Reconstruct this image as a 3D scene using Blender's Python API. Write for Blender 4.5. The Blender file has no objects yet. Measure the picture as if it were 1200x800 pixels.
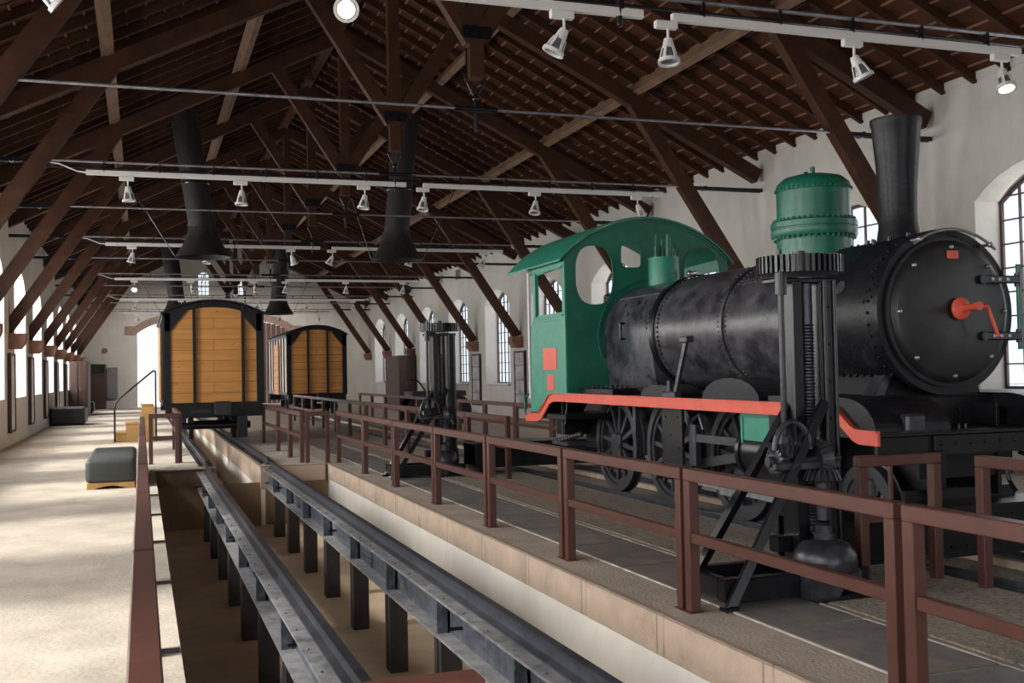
import bpy, math, random
from mathutils import Vector, Matrix
random.seed(7)
S = bpy.context.scene
COL = S.collection
PI = math.pi

# ------------------------------------------------------------------ camera
def make_camera():
    f, vu, vv, s = 1250.0, 166.0, 444.0, -0.02
    a = Vector((vu-600, -(vv-400), -f)); Yc = a.normalized()
    b = Vector((0, -(vv+s*(600-vu)-400), -f))
    Zc = a.cross(b).normalized()
    if Zc.y < 0: Zc = -Zc
    Xc = Yc.cross(Zc)
    R = Matrix((Xc, Yc, Zc))          # camera coords -> world coords
    cd = bpy.data.cameras.new('camera'); cam = bpy.data.objects.new('camera', cd)
    COL.objects.link(cam)
    cd.sensor_fit = 'HORIZONTAL'; cd.sensor_width = 36.0; cd.lens = 36.0*f/1200
    cd.clip_start = 0.05; cd.clip_end = 500
    cam.matrix_world = Matrix.Translation((0, 0, 1.7)) @ R.to_4x4()
    S.camera = cam
make_camera()

# ------------------------------------------------------------------ light
S.view_settings.view_transform = 'Standard'
S.view_settings.look = 'None'
S.view_settings.gamma = 1.0
S.view_settings.use_curve_mapping = False
S.view_settings.exposure = 0.32
w = bpy.data.worlds.new('sky'); S.world = w; w.use_nodes = True
bg = w.node_tree.nodes['Background']
bg.inputs[0].default_value = (0.80, 0.88, 1.0, 1); bg.inputs[1].default_value = 1.25

def area(name, loc, rot, sx, sy, power, col=(1, 1, 1), spread=180):
    l = bpy.data.lights.new(name, 'AREA'); l.shape = 'RECTANGLE'
    l.size = sx; l.size_y = sy; l.energy = power; l.color = col
    l.spread = math.radians(spread)
    o = bpy.data.objects.new(name, l); COL.objects.link(o)
    o.location = loc; o.rotation_euler = rot
    return o
sun = bpy.data.lights.new('sun', 'SUN'); sun.energy = 7.0; sun.angle = math.radians(13); sun.color = (1, .93, .84)
so = bpy.data.objects.new('sun', sun); COL.objects.link(so); so.location = (-20, 10, 30)
so.rotation_euler = Vector((1.0, 0.10, -.86)).to_track_quat('-Z', 'Y').to_euler()

TY = [9.65 + 5.35*k for k in range(-3, 11)]     # truss positions
XL, XR = -3.3, 13.0                   # walls and king-post line
Y0, YB = -9.0, 68.0
WD = .60                                        # window reveal depth
TY[3] = 9.98
WCY = [(TY[i]+TY[i+1])/2+.06 for i in range(len(TY)-1)]
for i, y in enumerate(WCY):                     # daylight at every window
    area('window_daylight_left', (XL-WD-.12, y, 3.05), (0, -math.radians(80), 0), 3.4, 2.7, 400, (1, .955, .89))
    area('window_daylight_right', (XR+WD+.12, y, 3.05), (0, math.radians(80), 0), 3.4, 2.9, 46, (1, .95, .89))
area('fill_behind_camera', (1.7, Y0-.35, 2.4), (math.radians(90), 0, 0), 4.0, 4.4, 120, (1, .97, .93))  # two unseen fill lamps added behind the camera to light the hall
area('fill_behind_camera', (6.7, Y0-.35, 2.4), (math.radians(90), 0, 0), 4.0, 4.4, 120, (1, .97, .93))

# ------------------------------------------------------------------ materials
def mat(name, col, rough=.6, metal=0., var=.25, scale=4., bump=.0, bscale=20., col2=None, stretch=None, detail=6, spec=.5, kind='noise'):
    m = bpy.data.materials.new(name); m.use_nodes = True
    nt = m.node_tree; N = nt.nodes; L = nt.links; P = N['Principled BSDF']
    P.inputs['Roughness'].default_value = rough; P.inputs['Metallic'].default_value = metal
    P.inputs['Specular IOR Level'].default_value = spec
    tc = N.new('ShaderNodeTexCoord'); mp = N.new('ShaderNodeMapping')
    L.new(tc.outputs['Object'], mp.inputs[0])
    if stretch: mp.inputs['Scale'].default_value = stretch
    nz = N.new('ShaderNodeTexNoise'); nz.inputs['Scale'].default_value = scale; nz.inputs['Detail'].default_value = detail
    nz.inputs['Roughness'].default_value = .65
    L.new(mp.outputs[0], nz.inputs['Vector'])
    cr = N.new('ShaderNodeValToRGB')
    c1 = [c*(1-var) for c in col]; c2 = col2 or [min(1, c*(1+var)) for c in col]
    cr.color_ramp.elements[0].position = .32; cr.color_ramp.elements[1].position = .68
    cr.color_ramp.elements[0].color = (*c1, 1); cr.color_ramp.elements[1].color = (*c2, 1)
    L.new(nz.outputs['Fac'], cr.inputs[0]); L.new(cr.outputs[0], P.inputs['Base Color'])
    if bump:
        n2 = N.new('ShaderNodeTexNoise'); n2.inputs['Scale'].default_value = bscale; n2.inputs['Detail'].default_value = 5
        L.new(mp.outputs[0], n2.inputs['Vector'])
        b = N.new('ShaderNodeBump'); b.inputs['Strength'].default_value = bump; b.inputs['Distance'].default_value = .02
        L.new(n2.outputs['Fac'], b.inputs['Height']); L.new(b.outputs[0], P.inputs['Normal'])
    return m

def layer(m, mask_nodes, col, lo=.5, hi=.6, fac=1.0):
    """mix another colour over the base through a procedural mask"""
    nt = m.node_tree; N = nt.nodes; L = nt.links; P = N['Principled BSDF']
    src = P.inputs['Base Color'].links[0].from_socket
    tex = mask_nodes(N, L)
    r = N.new('ShaderNodeMapRange'); r.inputs['From Min'].default_value = lo; r.inputs['From Max'].default_value = hi
    r.inputs['To Max'].default_value = fac
    L.new(tex, r.inputs['Value'])
    mx = N.new('ShaderNodeMix'); mx.data_type = 'RGBA'
    L.new(r.outputs[0], mx.inputs['Factor']); L.new(src, mx.inputs['A']); mx.inputs['B'].default_value = (*col, 1)
    L.new(mx.outputs['Result'], P.inputs['Base Color'])
    return m
def noise_mask(scale, stretch=(1, 1, 1), detail=6, rough=.7):
    def f(N, L):
        tc = N.new('ShaderNodeTexCoord'); mp = N.new('ShaderNodeMapping'); mp.inputs['Scale'].default_value = stretch
        mp.inputs['Location'].default_value = (3.1, 7.7, 1.3)
        L.new(tc.outputs['Object'], mp.inputs[0])
        n = N.new('ShaderNodeTexNoise'); n.inputs['Scale'].default_value = scale; n.inputs['Detail'].default_value = detail
        n.inputs['Roughness'].default_value = rough
        L.new(mp.outputs[0], n.inputs['Vector']); return n.outputs['Fac']
    return f
def joint_mask(axes, bw, bh, mortar=.02, off=.5):
    """mortar/board joints: axes = which object axes are used as brick u and v"""
    def f(N, L):
        tc = N.new('ShaderNodeTexCoord'); sp = N.new('ShaderNodeSeparateXYZ'); cb = N.new('ShaderNodeCombineXYZ')
        L.new(tc.outputs['Object'], sp.inputs[0])
        L.new(sp.outputs[axes[0]], cb.inputs[0]); L.new(sp.outputs[axes[1]], cb.inputs[1])
        b = N.new('ShaderNodeTexBrick'); b.inputs['Scale'].default_value = 1
        b.inputs['Brick Width'].default_value = bw; b.inputs['Row Height'].default_value = bh
        b.inputs['Mortar Size'].default_value = mortar; b.inputs['Mortar Smooth'].default_value = .2; b.offset = off
        L.new(cb.outputs[0], b.inputs['Vector']); return b.outputs['Fac']
    return f

M = {}
M['plaster'] = mat('lime_plaster', (.54, .515, .48), .9, var=.10, scale=.7, bump=.15, bscale=6)
layer(M['plaster'], noise_mask(1.2, (1, 1, .25)), (.42, .39, .35), .55, .75, .6)
M['pitplaster'] = mat('pit_plaster', (.82, .785, .73), .85, var=.08, scale=1.2, bump=.1, bscale=12)
layer(M['pitplaster'], noise_mask(9, (1, 1, .12)), (.48, .40, .31), .62, .8, .55)
M['conc_left'] = mat('worn_concrete_floor', (.43, .375, .315), .85, var=.22, scale=1.3, bump=.35, bscale=26)
layer(M['conc_left'], noise_mask(26, (1, 1, 1), 8, .85), (.20, .165, .13), .56, .64, .8)
layer(M['conc_left'], noise_mask(4, (1, .5, 1), 8, .8), (.27, .225, .18), .56, .72, .6)
layer(M['conc_left'], noise_mask(.35, (1, .6, 1)), (.40, .34, .29), .5, .7, .5)
M['conc_mid'] = mat('brown_grit_floor', (.37, .30, .245), .9, var=.18, scale=1.6, bump=.5, bscale=40)
layer(M['conc_mid'], noise_mask(55, (1, 1, 1), 6, .8), (.085, .07, .06), .58, .68, .8)
layer(M['conc_mid'], noise_mask(38, (1, 1, 1), 6, .8), (.55, .48, .42), .66, .74, .6)
M['gravel'] = mat('gravel', (.30, .25, .205), .95, var=.5, scale=30, bump=1., bscale=60)
M['pitfloor'] = mat('pit_floor_concrete', (.60, .47, .34), .9, var=.14, scale=1.5, bump=.2, bscale=30)
layer(M['pitfloor'], noise_mask(24, (1, 1, 1), 8, .8), (.20, .15, .10), .62, .7, .6)
M['stone'] = mat('sandstone_coping', (.50, .385, .30), .85, var=.14, scale=3, bump=.35, bscale=45)
layer(M['stone'], noise_mask(2.2), (.36, .215, .165), .56, .7, .6)
layer(M['stone'], joint_mask((1, 2), 1.35, 4, .012), (.23, .17, .13), .3, .9, .8)
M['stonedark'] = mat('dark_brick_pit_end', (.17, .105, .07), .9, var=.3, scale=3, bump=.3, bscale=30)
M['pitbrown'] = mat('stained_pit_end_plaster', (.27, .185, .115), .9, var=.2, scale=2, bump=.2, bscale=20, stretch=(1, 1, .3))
M['corbel'] = mat('sandstone_corbel', (.24, .12, .085), .85, var=.25, scale=8, bump=.3, bscale=40)
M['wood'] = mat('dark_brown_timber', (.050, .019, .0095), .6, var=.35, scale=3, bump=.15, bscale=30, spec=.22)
M['woodlit'] = mat('lit_purlin_timber', (.17, .098, .064), .55, var=.3, scale=3, bump=.15, bscale=30)  # lighter copy of the roof timber; light on purlin faces put into colour
M['deck'] = mat('roof_boarding', (.060, .022, .0105), .75, var=.45, scale=1.8, bump=.2, bscale=20, spec=.15)
M['deckbat'] = mat('roof_lath', (.20, .105, .07), .7, var=.3, scale=4)
M['fence'] = mat('maroon_painted_steel', (.088, .034, .026), .36, var=.18, scale=6, bump=.05, bscale=60)
layer(M['fence'], noise_mask(14, (1, 1, 1), 8, .8), (.24, .13, .11), .64, .74, .5)
M['black'] = mat('black_engine_paint', (.007, .007, .009), .38, spec=.3, var=.4, scale=5, bump=.08, bscale=40)
layer(M['black'], noise_mask(7, (1, .3, 1), 8, .75), (.03, .029, .032), .58, .78, .6)
M['boiler'] = mat('scuffed_black_boiler_paint', (.018, .018, .023), .30, var=.4, scale=4, bump=.1, bscale=25)
layer(M['boiler'], noise_mask(3.2, (1, .8, 1), 9, .78), (.11, .107, .125), .42, .68, .9)
layer(M['boiler'], noise_mask(16, (1, .2, 1), 8, .75), (.15, .145, .155), .62, .76, .5)
M['smoke'] = mat('dull_black_smokebox_paint', (.007, .007, .010), .36, spec=.22, var=.4, scale=4, bump=.12, bscale=30)
layer(M['smoke'], noise_mask(5, (1, 1, 1), 9, .78), (.048, .045, .047), .52, .78, .7)
M['door'] = mat('smokebox_door_black', (.010, .010, .013), .36, var=.35, scale=3, bump=.04, bscale=30)
layer(M['door'], noise_mask(3), (.03, .029, .032), .5, .75, .7)
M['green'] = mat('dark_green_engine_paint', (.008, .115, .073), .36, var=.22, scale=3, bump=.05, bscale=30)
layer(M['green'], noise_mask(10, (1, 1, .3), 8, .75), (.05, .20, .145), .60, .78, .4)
M['greenl'] = mat('sunlit_side_green_paint', (.02, .20, .135), .4, var=.16, scale=5, bump=.05, bscale=30)  # engine green again, made lighter; sunlight is painted into the colour
M['red'] = mat('vermilion_paint', (.62, .085, .05), .4, var=.10, scale=6)
M['steel'] = mat('bare_grey_steel', (.30, .30, .32), .35, .7, var=.3, scale=8)
M['girder'] = mat('galvanised_painted_girder', (.085, .095, .12), .38, .3, var=.5, scale=9, bump=.1, bscale=30)
layer(M['girder'], noise_mask(6, (1, .6, 1), 8, .8), (.42, .41, .41), .52, .68, .6)
M['flange'] = mat('dusty_highlit_flange_steel', (.24, .24, .25), .5, .2, var=.45, scale=7, bump=.1, bscale=30)  # paler than the web: dust and flange highlights both put into the colour
M['rail'] = mat('worn_rail_steel', (.06, .064, .08), .4, .4, var=.5, scale=6)
M['post'] = mat('dark_pit_post_paint', (.030, .026, .028), .5, var=.35, scale=7)
M['iron'] = mat('oily_black_iron', (.007, .0075, .011), .28, .2, var=.4, scale=8, bump=.06, bscale=50)
layer(M['iron'], noise_mask(18, (1, 1, .4), 6, .75), (.06, .063, .075), .6, .8, .6)
M['irongrey'] = mat('grey_cast_iron', (.055, .055, .065), .35, .5, var=.5, scale=10)
M['rim'] = mat('wheel_grey_black', (.036, .036, .044), .38, .15, var=.35, scale=8)
M['plank'] = mat('varnished_pine_boards', (.60, .27, .065), .5, var=.20, scale=1.6, stretch=(.35, .35, 5), bump=.05)
layer(M['plank'], noise_mask(5.5, (1, 1, 2.6), 2, .5), (.13, .045, .012), .70, .76, .9)
layer(M['plank'], joint_mask((0, 2), 40, .265, .007), (.16, .06, .02), .3, .9, .8)
M['plank2'] = mat('varnished_pine_boards_darker', (.50, .215, .055), .5, var=.20, scale=1.6, stretch=(.35, .35, 5), bump=.05)
layer(M['plank2'], joint_mask((0, 2), 40, .29, .012), (.14, .05, .02), .3, .9, .8)
M['sidepale'] = mat('pale_wagon_siding', (.50, .42, .36), .6, var=.3, scale=2, stretch=(1, 3, .4))
M['white'] = mat('white_lighting_track', (.62, .60, .58), .4, var=.04, scale=4)
M['winframe'] = mat('dark_window_iron', (.065, .035, .03), .5, var=.2, scale=6)
M['plate'] = mat('checker_plate', (.19, .18, .18), .5, .25, var=.3, scale=5, bump=.0)
layer(M['plate'], noise_mask(4), (.30, .25, .21), .45, .62, .75)
M['plateedge'] = mat('pale_plate_edge', (.38, .35, .31), .7, var=.45, scale=5)
M['fabric'] = mat('grey_green_leatherette', (.045, .050, .049), .6, var=.12, scale=6, bump=.05, bscale=80)
M['pine'] = mat('light_pine', (.50, .29, .10), .55, var=.12, scale=4, stretch=(1, .3, 3))
M['brownpanel'] = mat('brown_cabinet_paint', (.075, .04, .032), .6, var=.2, scale=2)
M['greypanel'] = mat('grey_board', (.20, .19, .19), .6, var=.1, scale=2)
M['blackpanel'] = mat('black_padding', (.022, .022, .024), .6, var=.2, scale=5)
M['frameblk'] = mat('dark_purple_frame', (.035, .018, .022), .5, var=.1, scale=5)
M['print'] = mat('printed_display_sheet', (.34, .33, .36), .45, var=.45, scale=2.2, stretch=(1, 1.6, 1.1), detail=3, col2=(.62, .60, .62))
layer(M['print'], joint_mask((1, 2), 4, .52, .03), (.12, .12, .15), .3, .9, .7)
M['printpale'] = mat('pale_printed_display_sheet', (.50, .43, .44), .45, var=.25, scale=2, stretch=(1, 1.6, 1.1), detail=3)
M['arch'] = mat('brick_arch', (.30, .20, .165), .85, var=.25, scale=5, bump=.2)
M['doorwood'] = mat('brown_gate_boards', (.095, .042, .028), .7, var=.25, scale=3, stretch=(6, 1, .4))
M['hood'] = mat('sooty_hood_sheet', (.014, .012, .011), .6, .1, var=.35, scale=6)
layer(M['hood'], noise_mask(14, (1, 1, .15), 6, .7), (.05, .044, .04), .5, .7, .6)
M['vent'] = mat('grey_vent_grille', (.22, .21, .21), .6, var=.1, scale=6)
M['ground'] = mat('pale_yard_ground', (.62, .60, .56), .9, var=.1, scale=.5)
M['leaf'] = mat('yard_shrub_leaves', (.10, .13, .08), .8, var=.4, scale=3)
def emis(name, col, st):
    m = bpy.data.materials.new(name); m.use_nodes = True; P = m.node_tree.nodes['Principled BSDF']
    P.inputs['Emission Color'].default_value = (*col, 1); P.inputs['Emission Strength'].default_value = st
    P.inputs['Base Color'].default_value = (*col, 1); return m
M['bulb'] = emis('lit_bulb', (1, .80, .48), 2.2)
M['bulbdim'] = emis('dim_bulb', (1, .86, .65), 3.5)
def glass():
    m = bpy.data.materials.new('window_glass'); m.use_nodes = True; nt = m.node_tree; N = nt.nodes; L = nt.links
    for n in list(N): N.remove(n)
    o = N.new('ShaderNodeOutputMaterial'); t = N.new('ShaderNodeBsdfTransparent'); g = N.new('ShaderNodeBsdfGlossy')
    g.inputs['Roughness'].default_value = .05
    t.inputs[0].default_value = (.93, .95, .96, 1)
    mx = N.new('ShaderNodeMixShader'); mx.inputs[0].default_value = .06
    L.new(t.outputs[0], mx.inputs[1]); L.new(g.outputs[0], mx.inputs[2]); L.new(mx.outputs[0], o.inputs[0]); return m
M['glass'] = glass()

# checker plate bump
def plate_bump(m):
    nt = m.node_tree; N = nt.nodes; L = nt.links; P = N['Principled BSDF']
    tc = N.new('ShaderNodeTexCoord'); mp = N.new('ShaderNodeMapping'); mp.inputs['Rotation'].default_value = (0, 0, PI/4)
    c = N.new('ShaderNodeTexChecker'); c.inputs['Scale'].default_value = 42
    L.new(tc.outputs['Object'], mp.inputs[0]); L.new(mp.outputs[0], c.inputs['Vector'])
    b = N.new('ShaderNodeBump'); b.inputs['Strength'].default_value = .8; b.inputs['Distance'].default_value = .006
    L.new(c.outputs['Fac'], b.inputs['Height']); L.new(b.outputs[0], P.inputs['Normal'])
plate_bump(M['plate'])

# ------------------------------------------------------------------ mesh builder
class MB:
    def __init__(s): s.v = []; s.f = []; s.sm = []; s.mi = []; s.cur = 0
    def add(s, vs, fs, smooth=False):
        o = len(s.v); s.v += [Vector(v) for v in vs]
        for f in fs: s.f.append([i+o for i in f]); s.sm.append(smooth); s.mi.append(s.cur)
    def box(s, x0, x1, y0, y1, z0, z1):
        s.add([(x0,y0,z0),(x1,y0,z0),(x1,y1,z0),(x0,y1,z0),(x0,y0,z1),(x1,y0,z1),(x1,y1,z1),(x0,y1,z1)],
              [(0,3,2,1),(4,5,6,7),(0,1,5,4),(1,2,6,5),(2,3,7,6),(3,0,4,7)]); return s
    def bevbox(s, x0, x1, y0, y1, z0, z1, b=.01):
        xs, ys, zs = (x0, x1), (y0, y1), (z0, z1)
        vs = []; idx = {}
        for i in (0, 1):
            for j in (0, 1):
                for k in (0, 1):
                    sx, sy, sz = (1, -1)[i], (1, -1)[j], (1, -1)[k]
                    for a in range(3):
                        p = [xs[i], ys[j], zs[k]]
                        d = [sx*b, sy*b, sz*b]; d[a] = 0
                        idx[(i, j, k, a)] = len(vs); vs.append([p[q]+d[q] for q in range(3)])
        fs = []
        for a in range(3):
            o = [q for q in range(3) if q != a]
            for e in (0, 1):
                loop = []
                for (m, n) in ((0, 0), (1, 0), (1, 1), (0, 1)):
                    c = [0, 0, 0]; c[a] = e; c[o[0]] = m; c[o[1]] = n; loop.append(idx[(*c, a)])
                fs.append(loop)
        for a in range(3):
            o = [q for q in range(3) if q != a]
            for m in (0, 1):
                for n in (0, 1):
                    c0 = [0, 0, 0]; c1 = [0, 0, 0]; c0[a] = 0; c1[a] = 1
                    for c in (c0, c1): c[o[0]] = m; c[o[1]] = n
                    fs.append([idx[(*c0, o[0])], idx[(*c1, o[0])], idx[(*c1, o[1])], idx[(*c0, o[1])]])
        for i in (0, 1):
            for j in (0, 1):
                for k in (0, 1): fs.append([idx[(i, j, k, 0)], idx[(i, j, k, 1)], idx[(i, j, k, 2)]])
        s.add(vs, fs); return s
    def bar(s, p, q, w, h, up=(0, 0, 1), ext=0):
        """rectangular bar from p to q; w across, h along 'up'"""
        p = Vector(p); q = Vector(q); d = (q-p).normalized(); up = Vector(up)
        if abs(d.dot(up)) > .98: up = Vector((0, 1, 0))
        x = d.cross(up).normalized(); z = x.cross(d).normalized()
        p = p-d*ext; q = q+d*ext
        vs = []
        for c in (p, q):
            for a, b in ((-1,-1),(1,-1),(1,1),(-1,1)): vs.append(c + x*a*w/2 + z*b*h/2)
        s.add(vs, [(0,3,2,1),(4,5,6,7),(0,1,5,4),(1,2,6,5),(2,3,7,6),(3,0,4,7)]); return s
    def cyl(s, p, q, r, r2=None, n=16, caps=True):
        if r2 is None: r2 = r
        p = Vector(p); q = Vector(q); d = (q-p).normalized()
        u = Vector((0, 0, 1)) if abs(d.z) < .9 else Vector((1, 0, 0))
        x = d.cross(u).normalized(); y = d.cross(x).normalized()
        A = []; B = []
        for i in range(n):
            a = 2*PI*i/n; e = x*math.cos(a)+y*math.sin(a); A.append(p+e*r); B.append(q+e*r2)
        s.add(A+B, [(i, (i+1) % n, n+(i+1) % n, n+i) for i in range(n)], n > 6)
        if caps:
            if r > 1e-5: s.add(A, [list(range(n))[::-1]])
            if r2 > 1e-5: s.add(B, [list(range(n))])
        return s
    def lathe(s, prof, o=(0, 0, 0), ax='Z', n=32, a0=0, a1=2*PI, smooth=True, sharp=()):
        """prof: list of (r, h); revolve about axis through o"""
        o = Vector(o); full = abs(a1-a0-2*PI) < 1e-6; m = n if full else n+1
        def P(r, h, a):
            c, t = r*math.cos(a), r*math.sin(a)
            if ax == 'Z': return o+Vector((c, t, h))
            if ax == 'Y': return o+Vector((c, h, t))
            return o+Vector((h, c, t))
        segs = [0]+[i for i in range(1, len(prof)-1) if i in sharp or s._ang(prof, i) > .6]+[len(prof)-1]
        for k in range(len(segs)-1):
            pr = prof[segs[k]:segs[k+1]+1]; vs = []
            for i in range(m):
                a = a0+(a1-a0)*i/n
                for r, h in pr: vs.append(P(r, h, a))
            L = len(pr); fs = []
            for i in range(n):
                j = (i+1) % m
                for t in range(L-1): fs.append((i*L+t, j*L+t, j*L+t+1, i*L+t+1))
            s.add(vs, fs, smooth)
        return s
    def _ang(s, p, i):
        a = Vector((p[i][0]-p[i-1][0], p[i][1]-p[i-1][1])); b = Vector((p[i+1][0]-p[i][0], p[i+1][1]-p[i][1]))
        if a.length < 1e-6 or b.length < 1e-6: return 0
        return a.angle(b)
    def tube(s, pts, r, n=10):
        for a, b in zip(pts[:-1], pts[1:]): s.cyl(a, b, r, n=n)
        for a in pts[1:-1]: s.ball(a, r*1.01, 8, 6)
        return s
    def ball(s, c, r, n=8, m=6, sc=(1, 1, 1)):
        c = Vector(c); vs = []; fs = []
        for j in range(m+1):
            t = PI*j/m
            for i in range(n):
                a = 2*PI*i/n; vs.append(c+Vector((r*math.sin(t)*math.cos(a)*sc[0], r*math.sin(t)*math.sin(a)*sc[1], r*math.cos(t)*sc[2])))
        for j in range(m):
            for i in range(n): fs.append((j*n+i, (j+1)*n+i, (j+1)*n+(i+1) % n, j*n+(i+1) % n))
        s.add(vs, fs, True); return s
    def prism(s, poly, a0, a1, ax='Y'):
        """convex/simple poly of 2D points extruded along ax"""
        def P(p, a):
            if ax == 'Y': return (p[0], a, p[1])
            if ax == 'X': return (a, p[0], p[1])
            return (p[0], p[1], a)
        n = len(poly); A = [P(p, a0) for p in poly]; B = [P(p, a1) for p in poly]
        s.add(A+B, [list(range(n)), list(range(n, 2*n))[::-1]]+[(i, n+i, n+(i+1) % n, (i+1) % n) for i in range(n)]); return s
    def build(s, name, m, parent=None, off=None):
        me = bpy.data.meshes.new(name)
        o3 = Vector(off) if off is not None else (parent_origin(parent) if parent else Vector())
        me.from_pydata([tuple(v-o3) for v in s.v], [], s.f)
        ms = m if isinstance(m, (list, tuple)) else [m]
        for x in ms: me.materials.append(x)
        me.polygons.foreach_set('use_smooth', s.sm)
        me.polygons.foreach_set('material_index', s.mi)
        me.update()
        bm = __import__('bmesh').new(); bm.from_mesh(me)
        __import__('bmesh').ops.recalc_face_normals(bm, faces=bm.faces); bm.to_mesh(me); bm.free()
        o = bpy.data.objects.new(name, me); COL.objects.link(o)
        if parent: o.parent = parent
        elif off is not None: o.location = o3
        return o
def parent_origin(p):
    v = Vector(p.location)
    while p.parent: p = p.parent; v += Vector(p.location)
    return v
def tag(o, label=None, cat=None, group=None, kind=None):
    if label: o['label'] = label
    if cat: o['category'] = cat
    if group: o['group'] = group
    if kind: o['kind'] = kind
    return o
def thing(name, loc, label, cat, group=None):
    o = bpy.data.objects.new(name, None); COL.objects.link(o); o.location = loc; o.empty_display_size = .2
    return tag(o, label, cat, group)
KIDS = {}
def copy_tree(o, loc, label=None, group=None, rotz=None):
    def rec(a, par):
        c = a.copy(); COL.objects.link(c); c.parent = par
        for k in list(a.children): rec(k, c)
        return c
    c = rec(o, None); c.location = loc
    if rotz is not None: c.rotation_euler = (0, 0, rotz)
    if label: c['label'] = label
    if group: c['group'] = group
    return c
def struct(b, name, m): return tag(b.build(name, m), kind='structure')

def plate(name, outline, holes, th, m, plane='XZ', at=0, parent=None, kind=None):
    """flat sheet with holes, extruded to thickness th, centred on 'at' along its normal"""
    cu = bpy.data.curves.new('tmp', 'CURVE'); cu.dimensions = '2D'; cu.fill_mode = 'BOTH'; cu.extrude = th/2
    for poly in [outline]+holes:
        sp = cu.splines.new('POLY'); sp.points.add(len(poly)-1)
        for i, p in enumerate(poly): sp.points[i].co = (p[0], p[1], 0, 1)
        sp.use_cyclic_u = True
    t = bpy.data.objects.new('tmp', cu); COL.objects.link(t)
    dg = bpy.context.evaluated_depsgraph_get()
    me = bpy.data.meshes.new_from_object(t.evaluated_get(dg))
    bpy.data.objects.remove(t); bpy.data.curves.remove(cu)
    off = parent_origin(parent) if parent else Vector()
    for v in me.vertices:
        a, b, c = v.co
        p = Vector((a, at+c, b)) if plane == 'XZ' else Vector((at+c, a, b))
        v.co = p-off
    bmm = __import__('bmesh'); bm = bmm.new(); bm.from_mesh(me)
    bmm.ops.remove_doubles(bm, verts=bm.verts, dist=1e-5); bmm.ops.recalc_face_normals(bm, faces=bm.faces)
    bm.to_mesh(me); bm.free()
    me.materials.clear(); me.materials.append(m)
    me.polygons.foreach_set('use_smooth', [False]*len(me.polygons))
    me.name = name
    o = bpy.data.objects.new(name, me); COL.objects.link(o)
    if parent: o.parent = parent
    if kind: o['kind'] = kind
    return o
def arch(c, hw, z0, zs, zt, n=10):
    """arched opening outline: centre c, half width, sill, spring, crown (segmental)"""
    h = zt-zs; R = (hw*hw+h*h)/(2*h); a = math.asin(min(1, hw/R))
    pts = [(c-hw, z0), (c+hw, z0)]
    for i in range(n+1):
        t = a-2*a*i/n; pts.append((c+R*math.sin(t), zt-R+R*math.cos(t)))
    return pts
def sup(cx, cz, hx, hz, p=3.0, n=28):
    r = []
    for i in range(n):
        a = 2*PI*i/n; c, s_ = math.cos(a), math.sin(a)
        r.append((cx+hx*math.copysign(abs(c)**(2/p), c), cz+hz*math.copysign(abs(s_)**(2/p), s_)))
    return r
ORD = ['nearest', 'second nearest', 'third nearest', 'fourth nearest', 'fifth nearest', 'sixth nearest', 'seventh nearest', 'eighth nearest',
       'ninth nearest', 'tenth nearest', 'eleventh nearest', 'twelfth nearest', 'thirteenth nearest', 'fourteenth nearest', 'fifteenth nearest', 'sixteenth nearest', 'farthest']

# ================================================================== SHELL
EA = 6.50                                            # eaves height of wall
wh = [arch(y, 1.48, 1.25, 4.35, 4.88) for y in WCY]
plate('wall_left', [(Y0, -.02), (YB+.4, -.02), (YB+.4, EA), (Y0, EA)], wh, WD, M['plaster'], 'YZ', XL-WD/2, kind='structure')
plate('wall_right', [(Y0, -.02), (YB+.4, -.02), (YB+.4, EA), (Y0, EA)], wh, WD, M['plaster'], 'YZ', XR+WD/2, kind='structure')
def roofz(x): return 10.60 - .5*abs(x-4.72)      # underside of boarding
XM = 4.72
gab = [(XL, -.02), (XR, -.02), (XR, EA), (XM, roofz(XM)+.05), (XL, EA)]
plate('wall_back', gab, [arch(1.72, 1.95, -.0, 4.45, 5.15, 14), arch(6.95, 1.95, -.0, 4.45, 5.15, 14),
      arch(3.66, .33, 6.75, 8.0, 8.2, 6), arch(5.72, .33, 6.75, 8.0, 8.2, 6)], .5, M['plaster'], 'XZ', YB+.25, kind='structure')
plate('wall_front', gab, [arch(1.7, 1.95, .0, 4.45, 5.15, 12), arch(6.9, 1.95, .0, 4.45, 5.15, 12)], .5, M['plaster'], 'XZ', Y0-.25, kind='structure')

# windows: glass + iron muntins (one structure thing each, with frame and panes)
def window(idx, y, x, side):
    g = MB()
    pts = arch(y, 1.48, 1.25, 4.35, 4.88)
    g.prism(pts, x-.004, x+.004, 'X')
    o = struct(g, 'window_%d' % idx, M['glass'])
    f = MB()
    n = 7
    for i in range(n+1):
        yy = y-1.48+2.96*i/n; t = .05 if i in (0, n) else .022
        R = (1.48**2+.53**2)/(1.06); zt = 4.88-R+math.sqrt(max(0, R*R-(yy-y)**2))
        if i in (0, n): yy += .03 if i == 0 else -.03
        f.box(x-.025, x+.025, yy-t/2, yy+t/2, 1.25, max(4.35, zt)-.01)
    for j in range(9):
        z = 1.27+.395*j; f.box(x-.022, x+.022, y-1.47, y+1.47, z-(.03 if j == 0 else .012), z+(.03 if j == 0 else .012))
    a = pts[2:]
    for p, q in zip(a[:-1], a[1:]): f.bar((x, p[0], p[1]-.025), (x, q[0], q[1]-.025), .06, .06)
    f.build('window_frame', M['winframe'], o)
k = 1
for y in WCY:
    window(k, y, XL-.53, 'left'); k += 1
for y in WCY:
    window(k, y, XR+.53, 'right'); k += 1
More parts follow.
